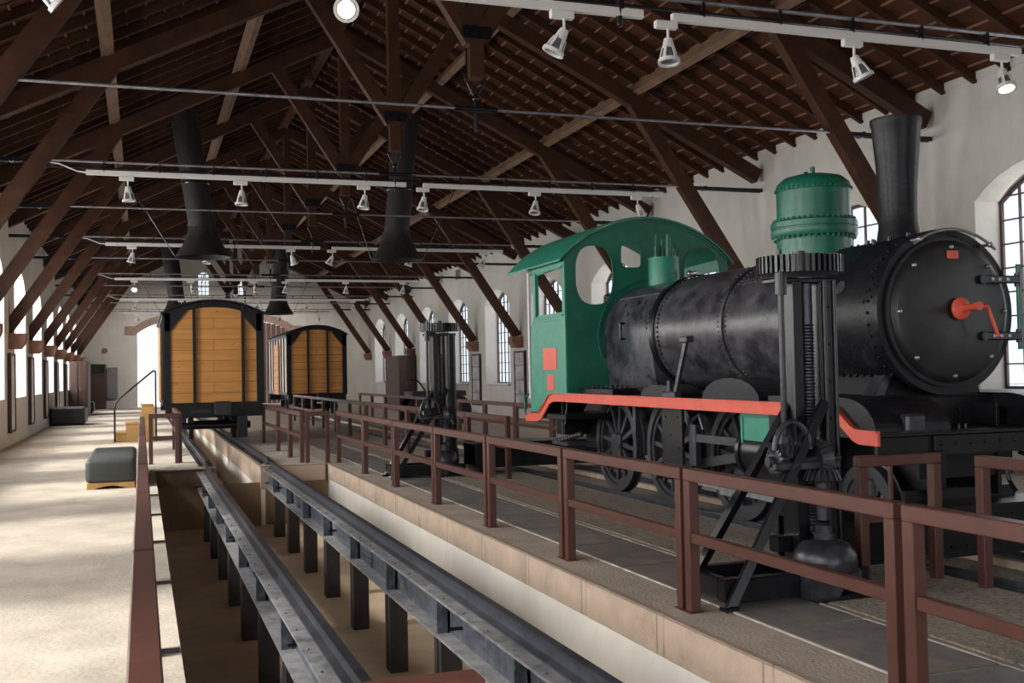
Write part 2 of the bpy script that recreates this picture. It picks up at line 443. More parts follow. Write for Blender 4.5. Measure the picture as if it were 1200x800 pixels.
for cx in (3.66, 5.72):
    g = MB().prism(arch(cx, .33, 6.75, 8.0, 8.2, 6), YB+.3, YB+.308, 'Y'); o = struct(g, 'window_%d' % k, M['glass'])
    f = MB()
    for i in range(4): f.box(cx-.33+.22*i-.02, cx-.33+.22*i+.02, YB+.26, YB+.3, 6.75, 8.1)
    for i in range(6): f.box(cx-.33, cx+.33, YB+.26, YB+.3, 6.75+.27*i-.015, 6.75+.27*i+.015)
    f.build('window_frame', M['winframe'], o)
    # pale raised surround
    k += 1
# sill shelf seen under the big right windows
for i, y in enumerate(WCY):
    struct(MB().bevbox(XR-.12, XR+.5, y-1.5, y+1.5, 1.17, 1.245, .01), 'trim_%d' % (20+i), M['brownpanel'] if i == 3 else M['plaster'])

# roof deck with laths, each slope one structure object
sl = math.atan(.5)
def slope(name, sgn):
    b = MB(); xe = XR+.5 if sgn > 0 else XL-.5
    b.cur = 0
    b.add([(xe, Y0-.6, roofz(xe)), (XM, Y0-.6, roofz(XM)), (XM, YB+.6, roofz(XM)), (xe, YB+.6, roofz(xe)),
           (xe, Y0-.6, roofz(xe)+.12), (XM, Y0-.6, roofz(XM)+.12), (XM, YB+.6, roofz(XM)+.12), (xe, YB+.6, roofz(xe)+.12)],
          [(0,1,2,3), (4,7,6,5), (0,4,5,1), (3,2,6,7), (0,3,7,4)])
    b.cur = 1
    n = 26
    for i in range(1, n):
        x = XM+(xe-XM)*i/n
        b.bar((x, Y0, roofz(x)-.012), (x, YB, roofz(x)-.012), .035, .022, (sgn*.447, 0, .894))
    return struct(b, name, [M['deck'], M['deckbat']])
slope('ceiling_right', 1); slope('ceiling_left', -1)
struct(MB().box(XM-.12, XM+.12, Y0, YB, roofz(XM)-.34, roofz(XM)-.06), 'trim_40', M['wood'])     # ridge beam
struct(MB().box(XR-.02, XR+.4, Y0, YB, EA-.16, EA-.02), 'trim_41', M['plaster'])
# eaves plates along wall tops
# common rafters
def rafters(sgn, side):
    x0 = XM; x1 = (XR+.02) if sgn > 0 else (XL-.02)
    first = None; y = Y0+.3; i = 0
    dz = .10
    while y < YB-.1:
        if first is None:
            b = MB(); b.bar((x0+sgn*.1, 0, roofz(x0+sgn*.1)-.1), (x1, 0, roofz(x1)-.1), .085, .15, (sgn*.447, 0, .894))
            o = b.build('common_rafter', M['wood']); first = o
        else:
            o = first.copy(); COL.objects.link(o)
        o.location = (0, y, 0)
        tag(o, 'dark brown common rafter under the roof boarding, %s slope' % side, 'rafter', 'common rafters of the %s roof slope' % side)
        y += .73; i += 1
rafters(1, 'right'); rafters(-1, 'left')
# purlins (under common rafters, over principal rafters)
for sgn, side in ((1, 'right'), (-1, 'left')):
    for dx, nm in ((5.25, 'lower'), (2.45, 'upper')):
        x = XM+sgn*dx; z = roofz(x)-.2-.15
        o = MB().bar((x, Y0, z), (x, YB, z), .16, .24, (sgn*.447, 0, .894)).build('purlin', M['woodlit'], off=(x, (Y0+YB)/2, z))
        tag(o, 'long brown square %s purlin running lengthwise under the %s roof slope' % (nm, side), 'purlin')

# ------------------------------------------------------------------ floors
def fl(name, x0, x1, y0, y1, m, z1=0, z0=-1.4): return struct(MB().box(x0, x1, y0, y1, z0, z1), name, m)
PY0, PY1 = 2.6, 20.75
fl('floor', XL-.5, .02, Y0-6, YB+.5, M['conc_left'])
fl('floor_near', .02, 3.4, Y0-6, PY0, M['conc_mid'])
fl('floor_middle', 3.4, 6.03, Y0-6, YB+.5, M['conc_mid'])
fl('floor_right', 7.36, XR+.5, Y0-6, YB+.5, M['conc_mid'])
fl('floor_left_track', .02, 1.28, PY1, YB+.5, M['conc_left'])
fl('floor_right_track', 2.12, 3.4, PY1, YB+.5, M['conc_left'])
fl('floor_pit', .02, 3.4, PY0, YB+.5, M['pitfloor'], -1.1, -1.5)
fl('floor_engine_pit', 6.03, 7.36, Y0-6, YB+.5, M['gravel'], -.075, -1.4)
# pit linings
struct(MB().box(.02, .215, PY0, PY1, -1.12, .006), 'trim_1', M['conc_left'])          # left coping strip
struct(MB().box(3.385, 3.40, PY0, PY1, -1.1, -.28), 'wall_pit_right', M['pitplaster'])
b = MB()
y = PY0; i = 0
while y < PY1:
    y2 = min(y+1.35, PY1); b.bevbox(3.372, 3.43, y+.004, y2-.004, -.29, .004+.002*(i % 2), .008); y = y2; i += 1
struct(b, 'trim_2', M['stone'])
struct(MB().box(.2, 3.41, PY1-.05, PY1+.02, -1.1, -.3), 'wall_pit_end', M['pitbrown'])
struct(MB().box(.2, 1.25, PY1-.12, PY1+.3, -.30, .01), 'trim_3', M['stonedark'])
struct(MB().box(2.15, 3.32, PY1-.12, PY1+.3, -.30, .012), 'trim_4', M['stone'])
struct(MB().box(.12, 1.28, PY1-.16, PY1+.05, .008, .03), 'trim_5', M['plateedge'])
# narrow inspection pit: cut seen as the open slot, stone and plaster sides
for j, (xa, xb) in enumerate(((1.2, 1.3), (2.1, 2.2))):
    b = MB(); y = PY1-.1
    while y < 60: b.bevbox(xa, xb, y, y+.88, -.42, .008, .008); y += .9
    struct(b, 'trim_%d' % (6+j), M['stone'])
    struct(MB().box(xa+.01, xb-.01, PY1-.08, 60, -1.1, -.42), 'wall_track_pit_%s' % ('left', 'right')[j], M['pitplaster'])
for j, (xa, xb) in enumerate(((6.28, 6.36), (7.04, 7.12))):
    b = MB(); y = 4.
    while y < 60: b.bevbox(xa, xb, y, y+.88, -.32, .0, .008); y += .9
    struct(b, 'trim_%d' % (8+j), M['stone'])
# gravel band and checker plates beside the engine track
tag(MB().box(4.62, 6.03, 2.0, 40, .001, .014).build('track_gravel', M['gravel']), kind='stuff', label='brown gritty ballast strewn beside the engine track', cat='gravel')
y = 1.2; i = 0
while y < 27:
    o = MB().bevbox(-.33, .33, -.58, .58, 0, .008, .003).build('checker_plate', M['plate'])
    o.location = (4.2, y+.6, .001)
    tag(o, 'grey checker plate in the row let into the platform beside the railing', 'metal plate', 'checker plates in the platform floor')
    y += 1.2; i += 1
b = MB(); b.box(3.85, 3.868, 1.0, 27.5, 0, .012); b.box(4.535, 4.56, 1.0, 27.5, 0, .014)
struct(b, 'trim_10', M['plateedge'])

# ------------------------------------------------------------------ end wall dressing
def arch_ring(cx, idx):
    b = MB(); hw = 1.95; zs, zt = 4.45, 5.15; h = zt-zs; R = (hw*hw+h*h)/(2*h); a = math.asin(hw/R); n = 26
    for i in range(n):
        t0 = a-2*a*i/n; t1 = a-2*a*(i+.94)/n; pts = []
        for t, r in ((t0, R), (t1, R), (t1, R+.42), (t0, R+.42)): pts.append((cx+r*math.sin(t), zt-R+r*math.cos(t)))
        b.prism(pts, YB-.05, YB+.02, 'Y')
    b.bevbox(cx-hw-.72, cx-hw-.04, YB-.07, YB+.02, zs-.12, zs+.42, .01); b.bevbox(cx+hw+.04, cx+hw+.72, YB-.07, YB+.02, zs-.12, zs+.42, .01)
    struct(b, 'trim_%d' % idx, M['arch'])
arch_ring(1.72, 11); arch_ring(6.95, 12)
# closed plank gate in the right-hand arch
b = MB()
for i in range(13):
    x = 5.0+.3*i; b.box(x+.006, x+.294, YB+.12, YB+.17, .02, 5.1 - .28*((x+.15-6.95)/1.95)**2*2)
o = struct(b, 'door_1', M['doorwood'])
# outdoors beyond the open gate
struct(MB().box(-60, 70, YB+.6, YB+90, -.2, -.02), 'floor_yard', M['ground'])
tr = thing('shrub', (-2.6, YB+18, 0), 'blurred grey green shrub in the bright yard beyond the open arch', 'shrub')
b = MB()
for i in range(240):
    a = random.uniform(0, 2*PI); t = random.random()**.5; z = random.uniform(.9, 3.1); rr = 1.1*math.sin(PI*min(1, (z-.3)/3.2))
    c = Vector((-2.6+rr*t*math.cos(a), YB+18+rr*t*math.sin(a), z)); d = Vector((random.uniform(-1, 1), random.uniform(-1, 1), random.uniform(-1, 1))).normalized(); e = d.cross(Vector((0, 0, 1))).normalized()
    b.add([c-d*.16, c+e*.08, c+d*.16, c-e*.08], [(0, 1, 2, 3)])
b.build('foliage', M['leaf'], tr)
MB().cyl((-2.6, YB+18, 0), (-2.6, YB+18, 1.6), .08, .04, 8).build('stem', M['wood'], tr)

# ================================================================== TRUSSES
ZR = 5.6                                          # tie-rod height
def rz(x): return roofz(x) - .46                   # top face of principal rafter
def make_truss():
    t = thing('roof_truss', (XM, 0, 0), '', 'roof truss')
    u = {}
    D = .34
    for sgn in (1, -1):
        xe = XM+sgn*(XR-XM-.12); up = (sgn*.447, 0, .894)
        p = (XM+sgn*.0, 0, rz(XM)-D/2); q = (xe, 0, rz(xe)-D/2)
        MB().bar(p, q, .22, D*.9, up).build('principal_rafter', M['wood'], t)
        # knee brace: from wall corbel up to rafter
        xb = XM+sgn*(XR-XM-.14); xt = XM+sgn*5.2
        p = Vector((xb, 0, 2.98)); q = Vector((xt, 0, rz(xt)-.22))
        MB().bar(p, q, .20, .30, (sgn, 0, .3)).build('knee_brace', M['wood'], t)
        # inner strut from king post to rafter
        p = (XM+sgn*.04, 0, 6.62); xt = XM+sgn*1.62; q = (xt, 0, rz(xt)-.28)
        MB().bar(p, q, .18, .27, (sgn, 0, -.3)).build('strut', M['wood'], t)
        # wall anchor: doubled bar at the end of the rod
        b = MB(); xa = XM+sgn*(XR-XM-.02); xi = XM+sgn*(XR-XM-1.95)
        for dy in (-.045, .045): b.bar((xa, dy, ZR-.02), (xi, dy, ZR-.02), .018, .075)
        for x in (xi, xi+sgn*.5): b.cyl((x, -.08, ZR-.02), (x, .08, ZR-.02), .05, n=10)
        b.build('rod_anchor', M['iron'], t)
    b = MB(); b.box(XM-.11, XM+.11, -.11, .11, 6.05, rz(XM)-.1)
    b.add([(XM-.11, -.11, 6.55), (XM-.3, -.11, 6.95), (XM-.11, -.11, 7.1), (XM-.11, .11, 6.55), (XM-.3, .11, 6.95), (XM-.11, .11, 7.1)], [(0, 1, 2), (3, 5, 4), (0, 3, 4, 1), (1, 4, 5, 2), (2, 5, 3, 0)])
    b.build('king_post', M['wood'], t)
    b = MB(); b.box(XM-.22, XM+.22, -.14, -.115, 6.62, 6.80)
    for dx in (-.15, 0, .15): b.cyl((XM+dx, -.17, 6.71), (XM+dx, -.14, 6.71), .028, n=8)
    b.build('iron_strap', M['iron'], t)
    b = MB()
    for s_ in (-1, 1):
        b.tube([(XM+s_*.135, 0, 6.5), (XM+s_*.135, 0, 6.0), (XM+s_*.03, 0, 5.80), (XM+s_*.02, 0, 5.72)], .014, 6)
    b.cyl((XM, 0, 5.62), (XM, 0, 5.82), .035, n=8); b.ball((XM, 0, 5.76), .05)
    b.cyl((XM, 0, 5.52), (XM, 0, 5.28), .045, .03, 10); b.ball((XM, 0, 5.28), .032); b.cyl((XM-.3, 0, ZR), (XM+.3, 0, ZR), .038, n=10)
    b.cyl((XM-.33, 0, ZR), (XM-.27, 0, ZR), .05, n=8); b.cyl((XM+.27, 0, ZR), (XM+.33, 0, ZR), .05, n=8)
    b.build('rod_hanger', M['iron'], t)
    xa = XR-XM-1.5
    MB().cyl((XM-xa, 0, ZR), (XM+xa, 0, ZR), .024, n=8).build('tie_rod', M['steel'], t)
    return t
tr0 = make_truss()
for i, y in enumerate(TY):
    o = tr0 if i == 0 else copy_tree(tr0, (XM, y, 0))
    o.location = (XM, y, 0)
    if y < 5: tag(o, 'brown timber roof truss overhead near the camera end of the hall', 'roof truss', 'roof trusses overhead at the camera end')
    else: tag(o, '%s visible brown timber roof truss with king post and iron tie rod' % ORD[i-3], 'roof truss', 'roof trusses of the hall')
# fix: visible ones all in one group, overhead ones in another
def corbel(x, y, sgn, label, group):
    b = MB(); f = lambda d: x-sgn*d
    prof = [(0, 2.56), (.28, 2.56), (.36, 2.66), (.42, 2.80), (.42, 2.97), (0, 2.97)]
    b.prism([(f(p[0]), p[1]) for p in prof], y-.24, y+.24, 'Y')
    tag(b.build('corbel', M['corbel'], off=(x, y, 2.76)), label, 'corbel', group)
for i, y in enumerate(TY):
    if y < 5:
        corbel(XL, y, -1, 'brown stone corbel carrying a knee brace, left wall beside the camera', 'left corbels out of view'); corbel(XR, y, 1, 'brown stone corbel on the right wall behind the engine front', 'right corbels near the engine front')
    else:
        corbel(XL, y, -1, '%s visible brown stone corbel on the left wall under a brace' % ORD[i-3], 'corbels on the left wall')
        corbel(XR, y, 1, '%s visible brown stone corbel on the right wall under a brace' % ORD[i-3], 'corbels on the right wall')

# ------------------------------------------------------------------ lighting tracks + spotlights
SPX = [-.2, 1.8, 4.12, 5.3, 7.65, 9.95]
LN = ['nearest', 'second nearest', 'third nearest', 'fourth nearest', 'fifth nearest', 'farthest']
PN = ['far left', 'left of centre', 'centre left', 'centre right', 'right of centre', 'far right']
tr_y = [TY[i]-.0 for i in (3, 5, 7, 9, 11, 13)]
def make_track(y, x0, x1, split, label):
    t = thing('lighting_track', ((x0+x1)/2, y, ZR-.24), label, 'lighting track', 'white lighting tracks')
    z = ZR-.20
    for a, c in ((x0, split-.06), (split+.28, x1)):
        MB().bevbox(a, c, y-.035, y+.035, z-.04, z+.05, .006).build('track_rail', M['white'], t)
    b = MB(); b.cyl((x0-.9, y+.01, z+.09), (x1, y+.01, z+.09), .016, n=6)
    x = x0+.3
    while x < x1: b.box(x-.012, x+.012, y-.035, y+.035, z+.03, z+.2); x += .95
    b.build('cable', M['iron'], t)
    b = MB(); b.tube([(x0, y, z), (x0-.15, y, z+.02), (x0-.45, y, z+.14), (x0-.75, y, z+.18)], .014, 6); b.build('flex', M['white'], t)
    return t
tk_label = ['white lighting track on the %s rigged tie rod' % l for l in LN]
for i, y in enumerate(tr_y):
    x0 = -.9 if i else -1.6
    make_track(y, x0 if i else 1.6, 10.55 if i else 10.0, 5.0 if i else 5.05, tk_label[i])
def spot_proto():
    t = thing('spotlight', (0, 0, 0), '', 'spotlight')
    MB().bevbox(-.10, .07, -.025, .025, -.055, 0, .006).build('adapter', M['white'], t)
    MB().cyl((0, 0, -.05), (0, 0, -.14), .010, n=8).build('stem', M['white'], t)
    h = MB()
    h.lathe([(.0, -.125), (.03, -.125), (.036, -.15), (.045, -.20)], n=16)
    for kx in range(5):
        a = 2*PI*kx/5; h.bar((.044*math.cos(a), .044*math.sin(a), -.19), (.068*math.cos(a), .068*math.sin(a), -.285), .022, .008, (math.cos(a), math.sin(a), 0))
    h.lathe([(.064, -.275), (.078, -.28), (.080, -.305), (.062, -.305), (.064, -.275)], n=18)
    ho = h.build('lamp_head', M['white'], t)
    MB().lathe([(.0, -.20), (.034, -.20), (.055, -.27), (.058, -.29), (.0, -.285)], n=16).build('reflector', M['steel'], t)
    return t
sp0 = spot_proto(); first = True
lit = {(0, 1), (0, 5), (3, 0)} | {(5, j) for j in range(6)}  # whole farthest row switched on as added light for the end wall
def rot_head(o, rx, ry):
    o.scale = (1.5, 1.5, 1.5)
    for c in o.children:
        if c.name.startswith(('lamp_head', 'reflector', 'bulb')): 
            Mx = Matrix.Translation((0, 0, -.13)) @ Matrix.Rotation(rx, 4, 'X') @ Matrix.Rotation(ry, 4, 'Y') @ Matrix.Translation((0, 0, .13))
            c.matrix_local = Mx
for i, y in enumerate(tr_y):
    for j, x in enumerate(SPX):
        if i == 0: x = [-.85, 1.85, 4.1, 5.28, 7.62, 9.72][j]
        loc = (x, y-.0, ZR-.20-.04)
        if first: o = sp0; o.location = loc; first = False
        else: o = copy_tree(sp0, loc)
        state = 'lit ' if (i, j) in lit else ''
        tag(o, '%swhite track spotlight, %s of six on the %s track' % (state, PN[j], LN[i]), 'spotlight', 'track spotlights')
        rr = random.Random(i*10+j)
        rx, ry = rr.uniform(-.25, .25), rr.uniform(-.5, .5)
        if (i, j) == (0, 0): rx, ry = .3, -.9
        if (i, j) == (0, 1): rx, ry = -1.25, 0.1
        if (i, j) == (0, 5): rx, ry = -.35, .1
        if (i, j) == (3, 0): rx, ry = -.8, .1
        if i == 5: rx, ry = .9, 0
        rot_head(o, rx, ry)
        if (i, j) in lit:
            m = M['bulb'] if (i, j) == (0, 1) else M['bulbdim']
            b = MB().lathe([(0, -.29), (.056, -.292), (.056, -.302), (0, -.306)], n=16).build('bulb', m, o, off=(0, 0, 0)); b.parent = o
            l = bpy.data.lights.new('spot_beam', 'SPOT'); l.energy = 220 if j == 1 else 60; l.color = (1, .8, .55); l.spot_size = 1.4; l.shadow_soft_size = .05; l.spot_blend = .6
            lo = bpy.data.objects.new('spot_beam', l); COL.objects.link(lo); lo.location = Vector(loc)+Vector((0, -.22 if j == 1 else -.1, -.2 if j == 1 else -.36))
            lo.rotation_euler = Vector((0, -.9, -.5) if j == 1 else (0, -.3, -1)).to_track_quat('-Z', 'Y').to_euler()
            rot_head(o, rx, ry)
            if i == 5:
                l.energy = 170; l.color = (1, .95, .88); l.spot_size = 1.9; l.shadow_soft_size = .08
                lo.location = Vector(loc)+Vector((0, .32, -.32)); lo.rotation_euler = Vector((0, 1, -.45)).to_track_quat('-Z', 'Y').to_euler()

# ------------------------------------------------------------------ smoke hoods
def hood(x, y, lean, label, r0=.36, zb=4.9):
    t = thing('smoke_hood', (x, y, zb), label, 'smoke hood', 'black smoke hoods over the tracks')
    ztop = roofz(x)+.3; L = ztop-(zb+.75)
    d = Vector((lean, 0, 1)).normalized(); s0 = Vector((x, y, zb+.72)); s1 = s0+d*(L/d.z)
    MB().cyl(s0, s1, r0, n=28).build('flue_pipe', M['hood'], t)
    h = MB(); h.lathe([(r0+.03, .78), (r0+.04, .70), (r0+.08, .55), (r0+.19, .30), (r0+.38, .0), (r0+.36, 0), (r0+.17, .28), (r0+.0, .68)], (x, y, zb), n=28)
    h.build('hood_skirt', M['hood'], t)
    b = MB(); b.lathe([(r0+.02, -.03), (r0+.035, 0), (r0+.02, .03)], (x+lean*1.2, y, zb+1.95), n=28)
    b.build('pipe_band', M['iron'], t)
    b = MB()
    for sx, sy in ((-1, 0), (1, 0)):
        b.cyl((x+sx*.72, y, zb+.02), (x+sx*2.4, y+sy, roofz(x+sx*2.4)-.1), .012, n=5)
    b.build('stay_wire', M['iron'], t)
hood(1.58, 29.4, -.15, 'large black smoke hood above the near goods wagon', .345, 4.9)
hood(6.72, 28.9, .10, 'large black smoke hood above the engine track, mid hall', .345, 4.85)
hood(1.72, 56.5, -.13, 'distant black smoke hood left of the gable windows', .40, 4.9)
hood(6.72, 56.0, .10, 'distant black smoke hood right of the gable windows', .40, 4.9)

# ------------------------------------------------------------------ wall furniture
def display(x, y, sgn, m, label, group):
    t = thing('display_panel', (x, y, .36), label, 'display panel', group)
    b = MB(); X0 = x-sgn*.10; d = .07
    lo, hi = sorted((x-sgn*.004, X0))
    for (ya, yb, za, zb) in ((y-.55, y-.55+d, .36, 2.45), (y+.55-d, y+.55, .36, 2.45), (y-.55+d, y+.55-d, .36, .36+d), (y-.55+d, y+.55-d, 2.45-d, 2.45)):
        b.bevbox(lo, hi, ya, yb, za, zb, .006)
    b.build('frame', M['frameblk'], t)
    lo, hi = sorted((x-sgn*.01, x-sgn*.075))
    MB().box(lo, hi, y-.49, y+.49, .42, 2.39).build('printed_sheet', m, t)
for i, y in enumerate(TY):
    if 28 < y < 56: display(XL, y, -1, M['printpale'], '%s pale printed panel in a dark frame on the left wall' % ORD[i-7], 'display panels on the left wall')
    if 28 < y < 50: display(XR, y, 1, M['print'], '%s tall printed panel in a black frame on the right wall' % ORD[i-7], 'display panels on the right wall')
def wardrobe(x0, x1, y0, y1, h, label):
    t = thing('cabinet', ((x0+x1)/2, (y0+y1)/2, 0), label, 'cabinet')
    MB().bevbox(x0, x1, y0, y1, 0, h, .01).build('body', M['brownpanel'], t)
    b = MB(); n = 2
    for i in range(n):
        xa = x0+(x1-x0)*i/n; xb = x0+(x1-x0)*(i+1)/n
        dd = MB().bevbox(xa+.03, xb-.03, y0-.03, y0-.002, .08, h-.06, .008).build('door', M['brownpanel'], t)
        hx = xb-.09 if i == 0 else xa+.09
        MB().cyl((hx, y0-.05, h*.45), (hx, y0-.05, h*.45+.14), .01, n=6).build('handle', M['steel'], dd)
wardrobe(12.1, 12.98, 52.0, 55.2, 2.62, 'dark brown tall cabinet against the right wall between windows')
wardrobe(-3.28, -2.45, 55.0, 58.2, 2.6, 'brown tall cabinet against the left wall near the far corner')
t = thing('cabinet', (-2.6, 67.2, 0), 'brown cabinet with an open grey top shelf in the far left corner', 'cabinet')
MB().bevbox(-3.25, -2.0, 66.9, 67.95, 0, 2.1, .01).build('body', M['brownpanel'], t)
b = MB(); b.box(-3.25, -3.18, 66.9, 67.95, 2.1, 2.62); b.box(-2.07, -2.0, 66.9, 67.95, 2.1, 2.62); b.box(-3.25, -2.0, 66.9, 67.95, 2.56, 2.62); b.build('shelf_surround', M['brownpanel'], t)
MB().box(-3.17, -2.08, 67.5, 67.6, 2.12, 2.55).build('shelf_back', M['greypanel'], t)
MB().bevbox(-3.2, -2.05, 66.87, 66.898, .1, 2.0, .008).build('door', M['brownpanel'], t)
t = tag(MB().bevbox(-1.95, -1.35, 67.86, 67.98, .55, 2.42, .01).build('notice_board', M['greypanel']), 'flat grey board on the end wall beside the brown cabinet', 'board')
tag(MB().cyl((-2.07, 67.99, 3.42), (-2.07, 67.88, 3.42), .17, n=20).build('alarm_bell', M['corbel']), 'small round brown disc high on the end wall above the cabinets', 'wall disc')
def floorbox(x0, x1, y0, y1, h, label):
    t = thing('padded_bench', ((x0+x1)/2, (y0+y1)/2, 0), label, 'bench')
    MB().bevbox(x0, x1, y0, y1, .05, h, .05).build('padding', M['blackpanel'], t)
    MB().bevbox(x1+.004, x1+.03, y0+.04, y1-.04, .1, h-.06, .008).build('end_panel', M['greypanel'], t)
    MB().box(x0+.05, x1-.05, y0+.05, y1-.05, 0, .055).build('plinth', M['iron'], t)
floorbox(-3.25, -2.05, 43.5, 45.3, .68, 'long low black padded box with grey end by the left wall')
floorbox(-3.1, -2.35, 58.5, 59.7, .60, 'smaller black padded box with grey end beyond the longer one')
# wall vents
for i, (y, z) in enumerate(((44.3, 5.95), (54.5, 5.85), (64.5, 5.8))):
    t = thing('wall_vent', (XR, y, z), 'small square grey grille high on the right wall, %s of three' % ('nearest', 'middle', 'farthest')[i], 'vent', 'wall vents')
    MB().bevbox(XR-.03, XR-.002, y-.35, y+.35, z-.22, z+.22, .006).build('frame', M['vent'], t)
    b = MB()
    for kk in range(6): b.box(XR-.045, XR-.03, y-.3, y+.3, z-.18+.065*kk, z-.18+.065*kk+.03)
    b.build('slats', M['hood'], t)

# ================================================================== RAILINGS
def make_panel(L, mid=.52):
    t = thing('railing_panel', (0, 0, 0), '', 'railing')
    for y in (.04, L-.04):
        MB().bevbox(-.04, .04, y-.04, y+.04, .008, .915, .006).box(-.055, .055, y-.055, y+.055, 0, .008).build('post', M['fence'], t)
    MB().bevbox(-.042, .042, 0, L, .915, 1.0, .006).build('top_rail', M['fence'], t)
    MB().bevbox(-.03, .03, .081, L-.081, mid-.035, mid+.035, .006).build('middle_rail', M['fence'], t)
    return t
def mid_only(): pass
_pan = {}
def panel(x, y0, y1, label, group=None, axis='Y'):
    L = round(y1-y0, 2)
    if L not in _pan:
        _pan[L] = make_panel(L); o = _pan[L]
    else: o = copy_tree(_pan[L], (0, 0, 0))
    if axis == 'Y': o.location = (x, y0, 0); o.rotation_euler = (0, 0, 0)
    else: o.location = (y0, x, 0); o.rotation_euler = (0, 0, -PI/2)
    tag(o, label, 'railing', group)
    return o
def row(x, ys, desc, group, gap=.025):
    for i, (a, b) in enumerate(zip(ys[:-1], ys[1:])):
        nm = ORD[i] if i < len(ys)-2 else 'farthest'
        panel(x, round(a+gap, 2), round(b-gap, 2), '%s maroon railing panel %s' % (nm, desc), group)
row(3.62, [2.20, 4.46, 6.73, 9.00, 11.26, 13.53, 15.89, 18.25, 20.90], 'in the row between open pit and engine', 'railing between pit and engine')
row(0.0, [-2.4, -.05, 2.30, 4.65, 7.0, 9.35, 11.7, 14.05, 16.4, 18.75, 21.1], 'in the row edging the left aisle', 'railing along the left aisle')
row(2.94, [20.98, 22.8, 24.9, 28.0], 'right of the near wagon, in the short row', 'railing right of the near wagon')
panel(20.94, 2.94+.05, 3.46, 'short maroon railing panel closing the pit end, right side', None, 'X')
row(5.45, [15.9, 18.17, 20.44, 22.71, 24.98, 27.25, 29.52, 31.79, 34.06, 36.33, 38.6, 40.9], 'behind the engine, left of its track', 'railing left of the engine track')
row(7.95, [15.9, 18.17, 20.44, 22.71, 24.98, 27.25, 29.52, 31.79, 34.06, 36.33, 38.6, 40.9], 'behind the engine, right of its track', 'railing right of the engine track')
row(5.96, [-.3, 1.97, 4.24, 6.51], 'at the right edge, before the buffer beam', 'railing before the buffer beam')
fr = panel(6.88, 5.16, 5.93, 'small dark maroon frame standing before the leading wheel', None, 'X')
up = MB().bevbox(-.015, .015, .30, .33, .2, .92, .004).build('upright', M['fence'], fr, off=(0, 0, 0)); up.location = (0, 0, 0)
panel(22.5, .12, .70, 'short maroon railing panel before the near wagon, left side', None, 'X')
row(.72, [22.58, 24.7, 26.9], 'left of the near wagon', 'railing left of the near wagon')
panel(2.4, .06, .74, 'cut-off maroon rail end crossing the bottom edge over the pit head', None, 'X')
# brackets tying the left railing to the coping
for i, y in enumerate((4.65, 7.0, 9.35, 11.7, 14.05, 16.4)):
    b = MB(); b.box(.045, .212, y-.035, y-.023, .008, .022); b.box(.045, .212, y+.023, y+.035, .008, .022); b.cyl((.06, y-.07, .03), (.06, y+.07, .03), .012, n=6)
    tag(b.build('rail_bracket', M['post'], off=(.12, y, 0)), 'small dark iron bracket tying the left railing to the pit edge', 'bracket', 'brackets along the left pit edge')

# ================================================================== PIT GIRDERS
def rail_profile(x, z): # rail section polygon (x,z) with foot at z
    return [(x-.055, z), (x+.055, z), (x+.055, z+.012), (x+.01, z+.03), (x+.01, z+.085), (x+.03, z+.095), (x+.03, z+.125), (x-.03, z+.125), (x-.03, z+.095), (x-.01, z+.085), (x-.01, z+.03), (x-.055, z+.012)]
def girder(x, label):
    ya, yb = PY0-.0, PY1-.15; zt = -.03
    t = thing('rail_girder', (x, (ya+yb)/2, -1.1), label, 'rail girder', None)
    b = MB(); b.cur = 1; b.box(x-.13, x+.13, ya, yb, zt-.02, zt); b.box(x-.13, x+.13, ya, yb, zt-.31, zt-.29); b.cur = 0; b.box(x-.01, x+.01, ya, yb, zt-.29, zt-.02)
    y = ya+.4
    while y < yb:
        for s_ in (-1, 1): b.ball((x+s_*.095, y, zt+.002), .011, 6, 4)
        y += .55
    b.build('i_beam', [M['girder'], M['flange']], t)
    MB().prism(rail_profile(x+.03, zt), ya, yb, 'Y').build('rail', M['rail'], t)
    y = 19.1; n = 0
    while y > ya+.2:
        p = MB()
        p.bevbox(x-.085, x+.085, y-.105, y-.075, -1.1, zt-.31, .003); p.bevbox(x-.085, x+.085, y+.075, y+.105, -1.1, zt-.31, .003)
        p.box(x-.085, x-.07, y-.075, y-.02, -1.1, zt-.31); p.box(x-.085, x-.07, y+.02, y+.075, -1.1, zt-.31); p.box(x-.075, x+.075, y-.07, y+.07, -1.1, zt-.311)
        po = p.build('post', M['post'], t)
        s = MB()
        for sx in (-1, 1):
            s.box(x+sx*.012, x+sx*.115, y-.11, y-.095, zt-.29, zt-.02); s.box(x+sx*.012, x+sx*.03, y-.11, y+.0, zt-.29, zt-.02)
            for q in range(6): s.ball((x+sx*.032, y-.05, zt-.06-.042*q), .014, 6, 4)
        s.build('stiffener', M['girder'], t)
        if n % 3 == 1:
            s = MB()
            for sx in (-1, 1):
                s.box(x+sx*.012, x+sx*.026, y-.80, y-.42, zt-.28, zt-.03)
                for q in range(5):
                    for r_ in range(4): s.ball((x+sx*.028, y-.78+.09*q, zt-.07-.055*r_), .014, 6, 4)
            s.build('splice_plate', M['girder'], t)
        if n % 3 == 0:
            MB().cyl((x-.012, y-.45, zt-.18), (x-.11, y-.45, zt-.18), .014, n=8).build('spigot', M['iron'], t)
        y -= 1.82; n += 1
    return t
girder(1.07, 'left of two grey riveted rail girders on dark posts in the pit')
girder(2.26, 'right of two grey riveted rail girders on dark posts in the pit')
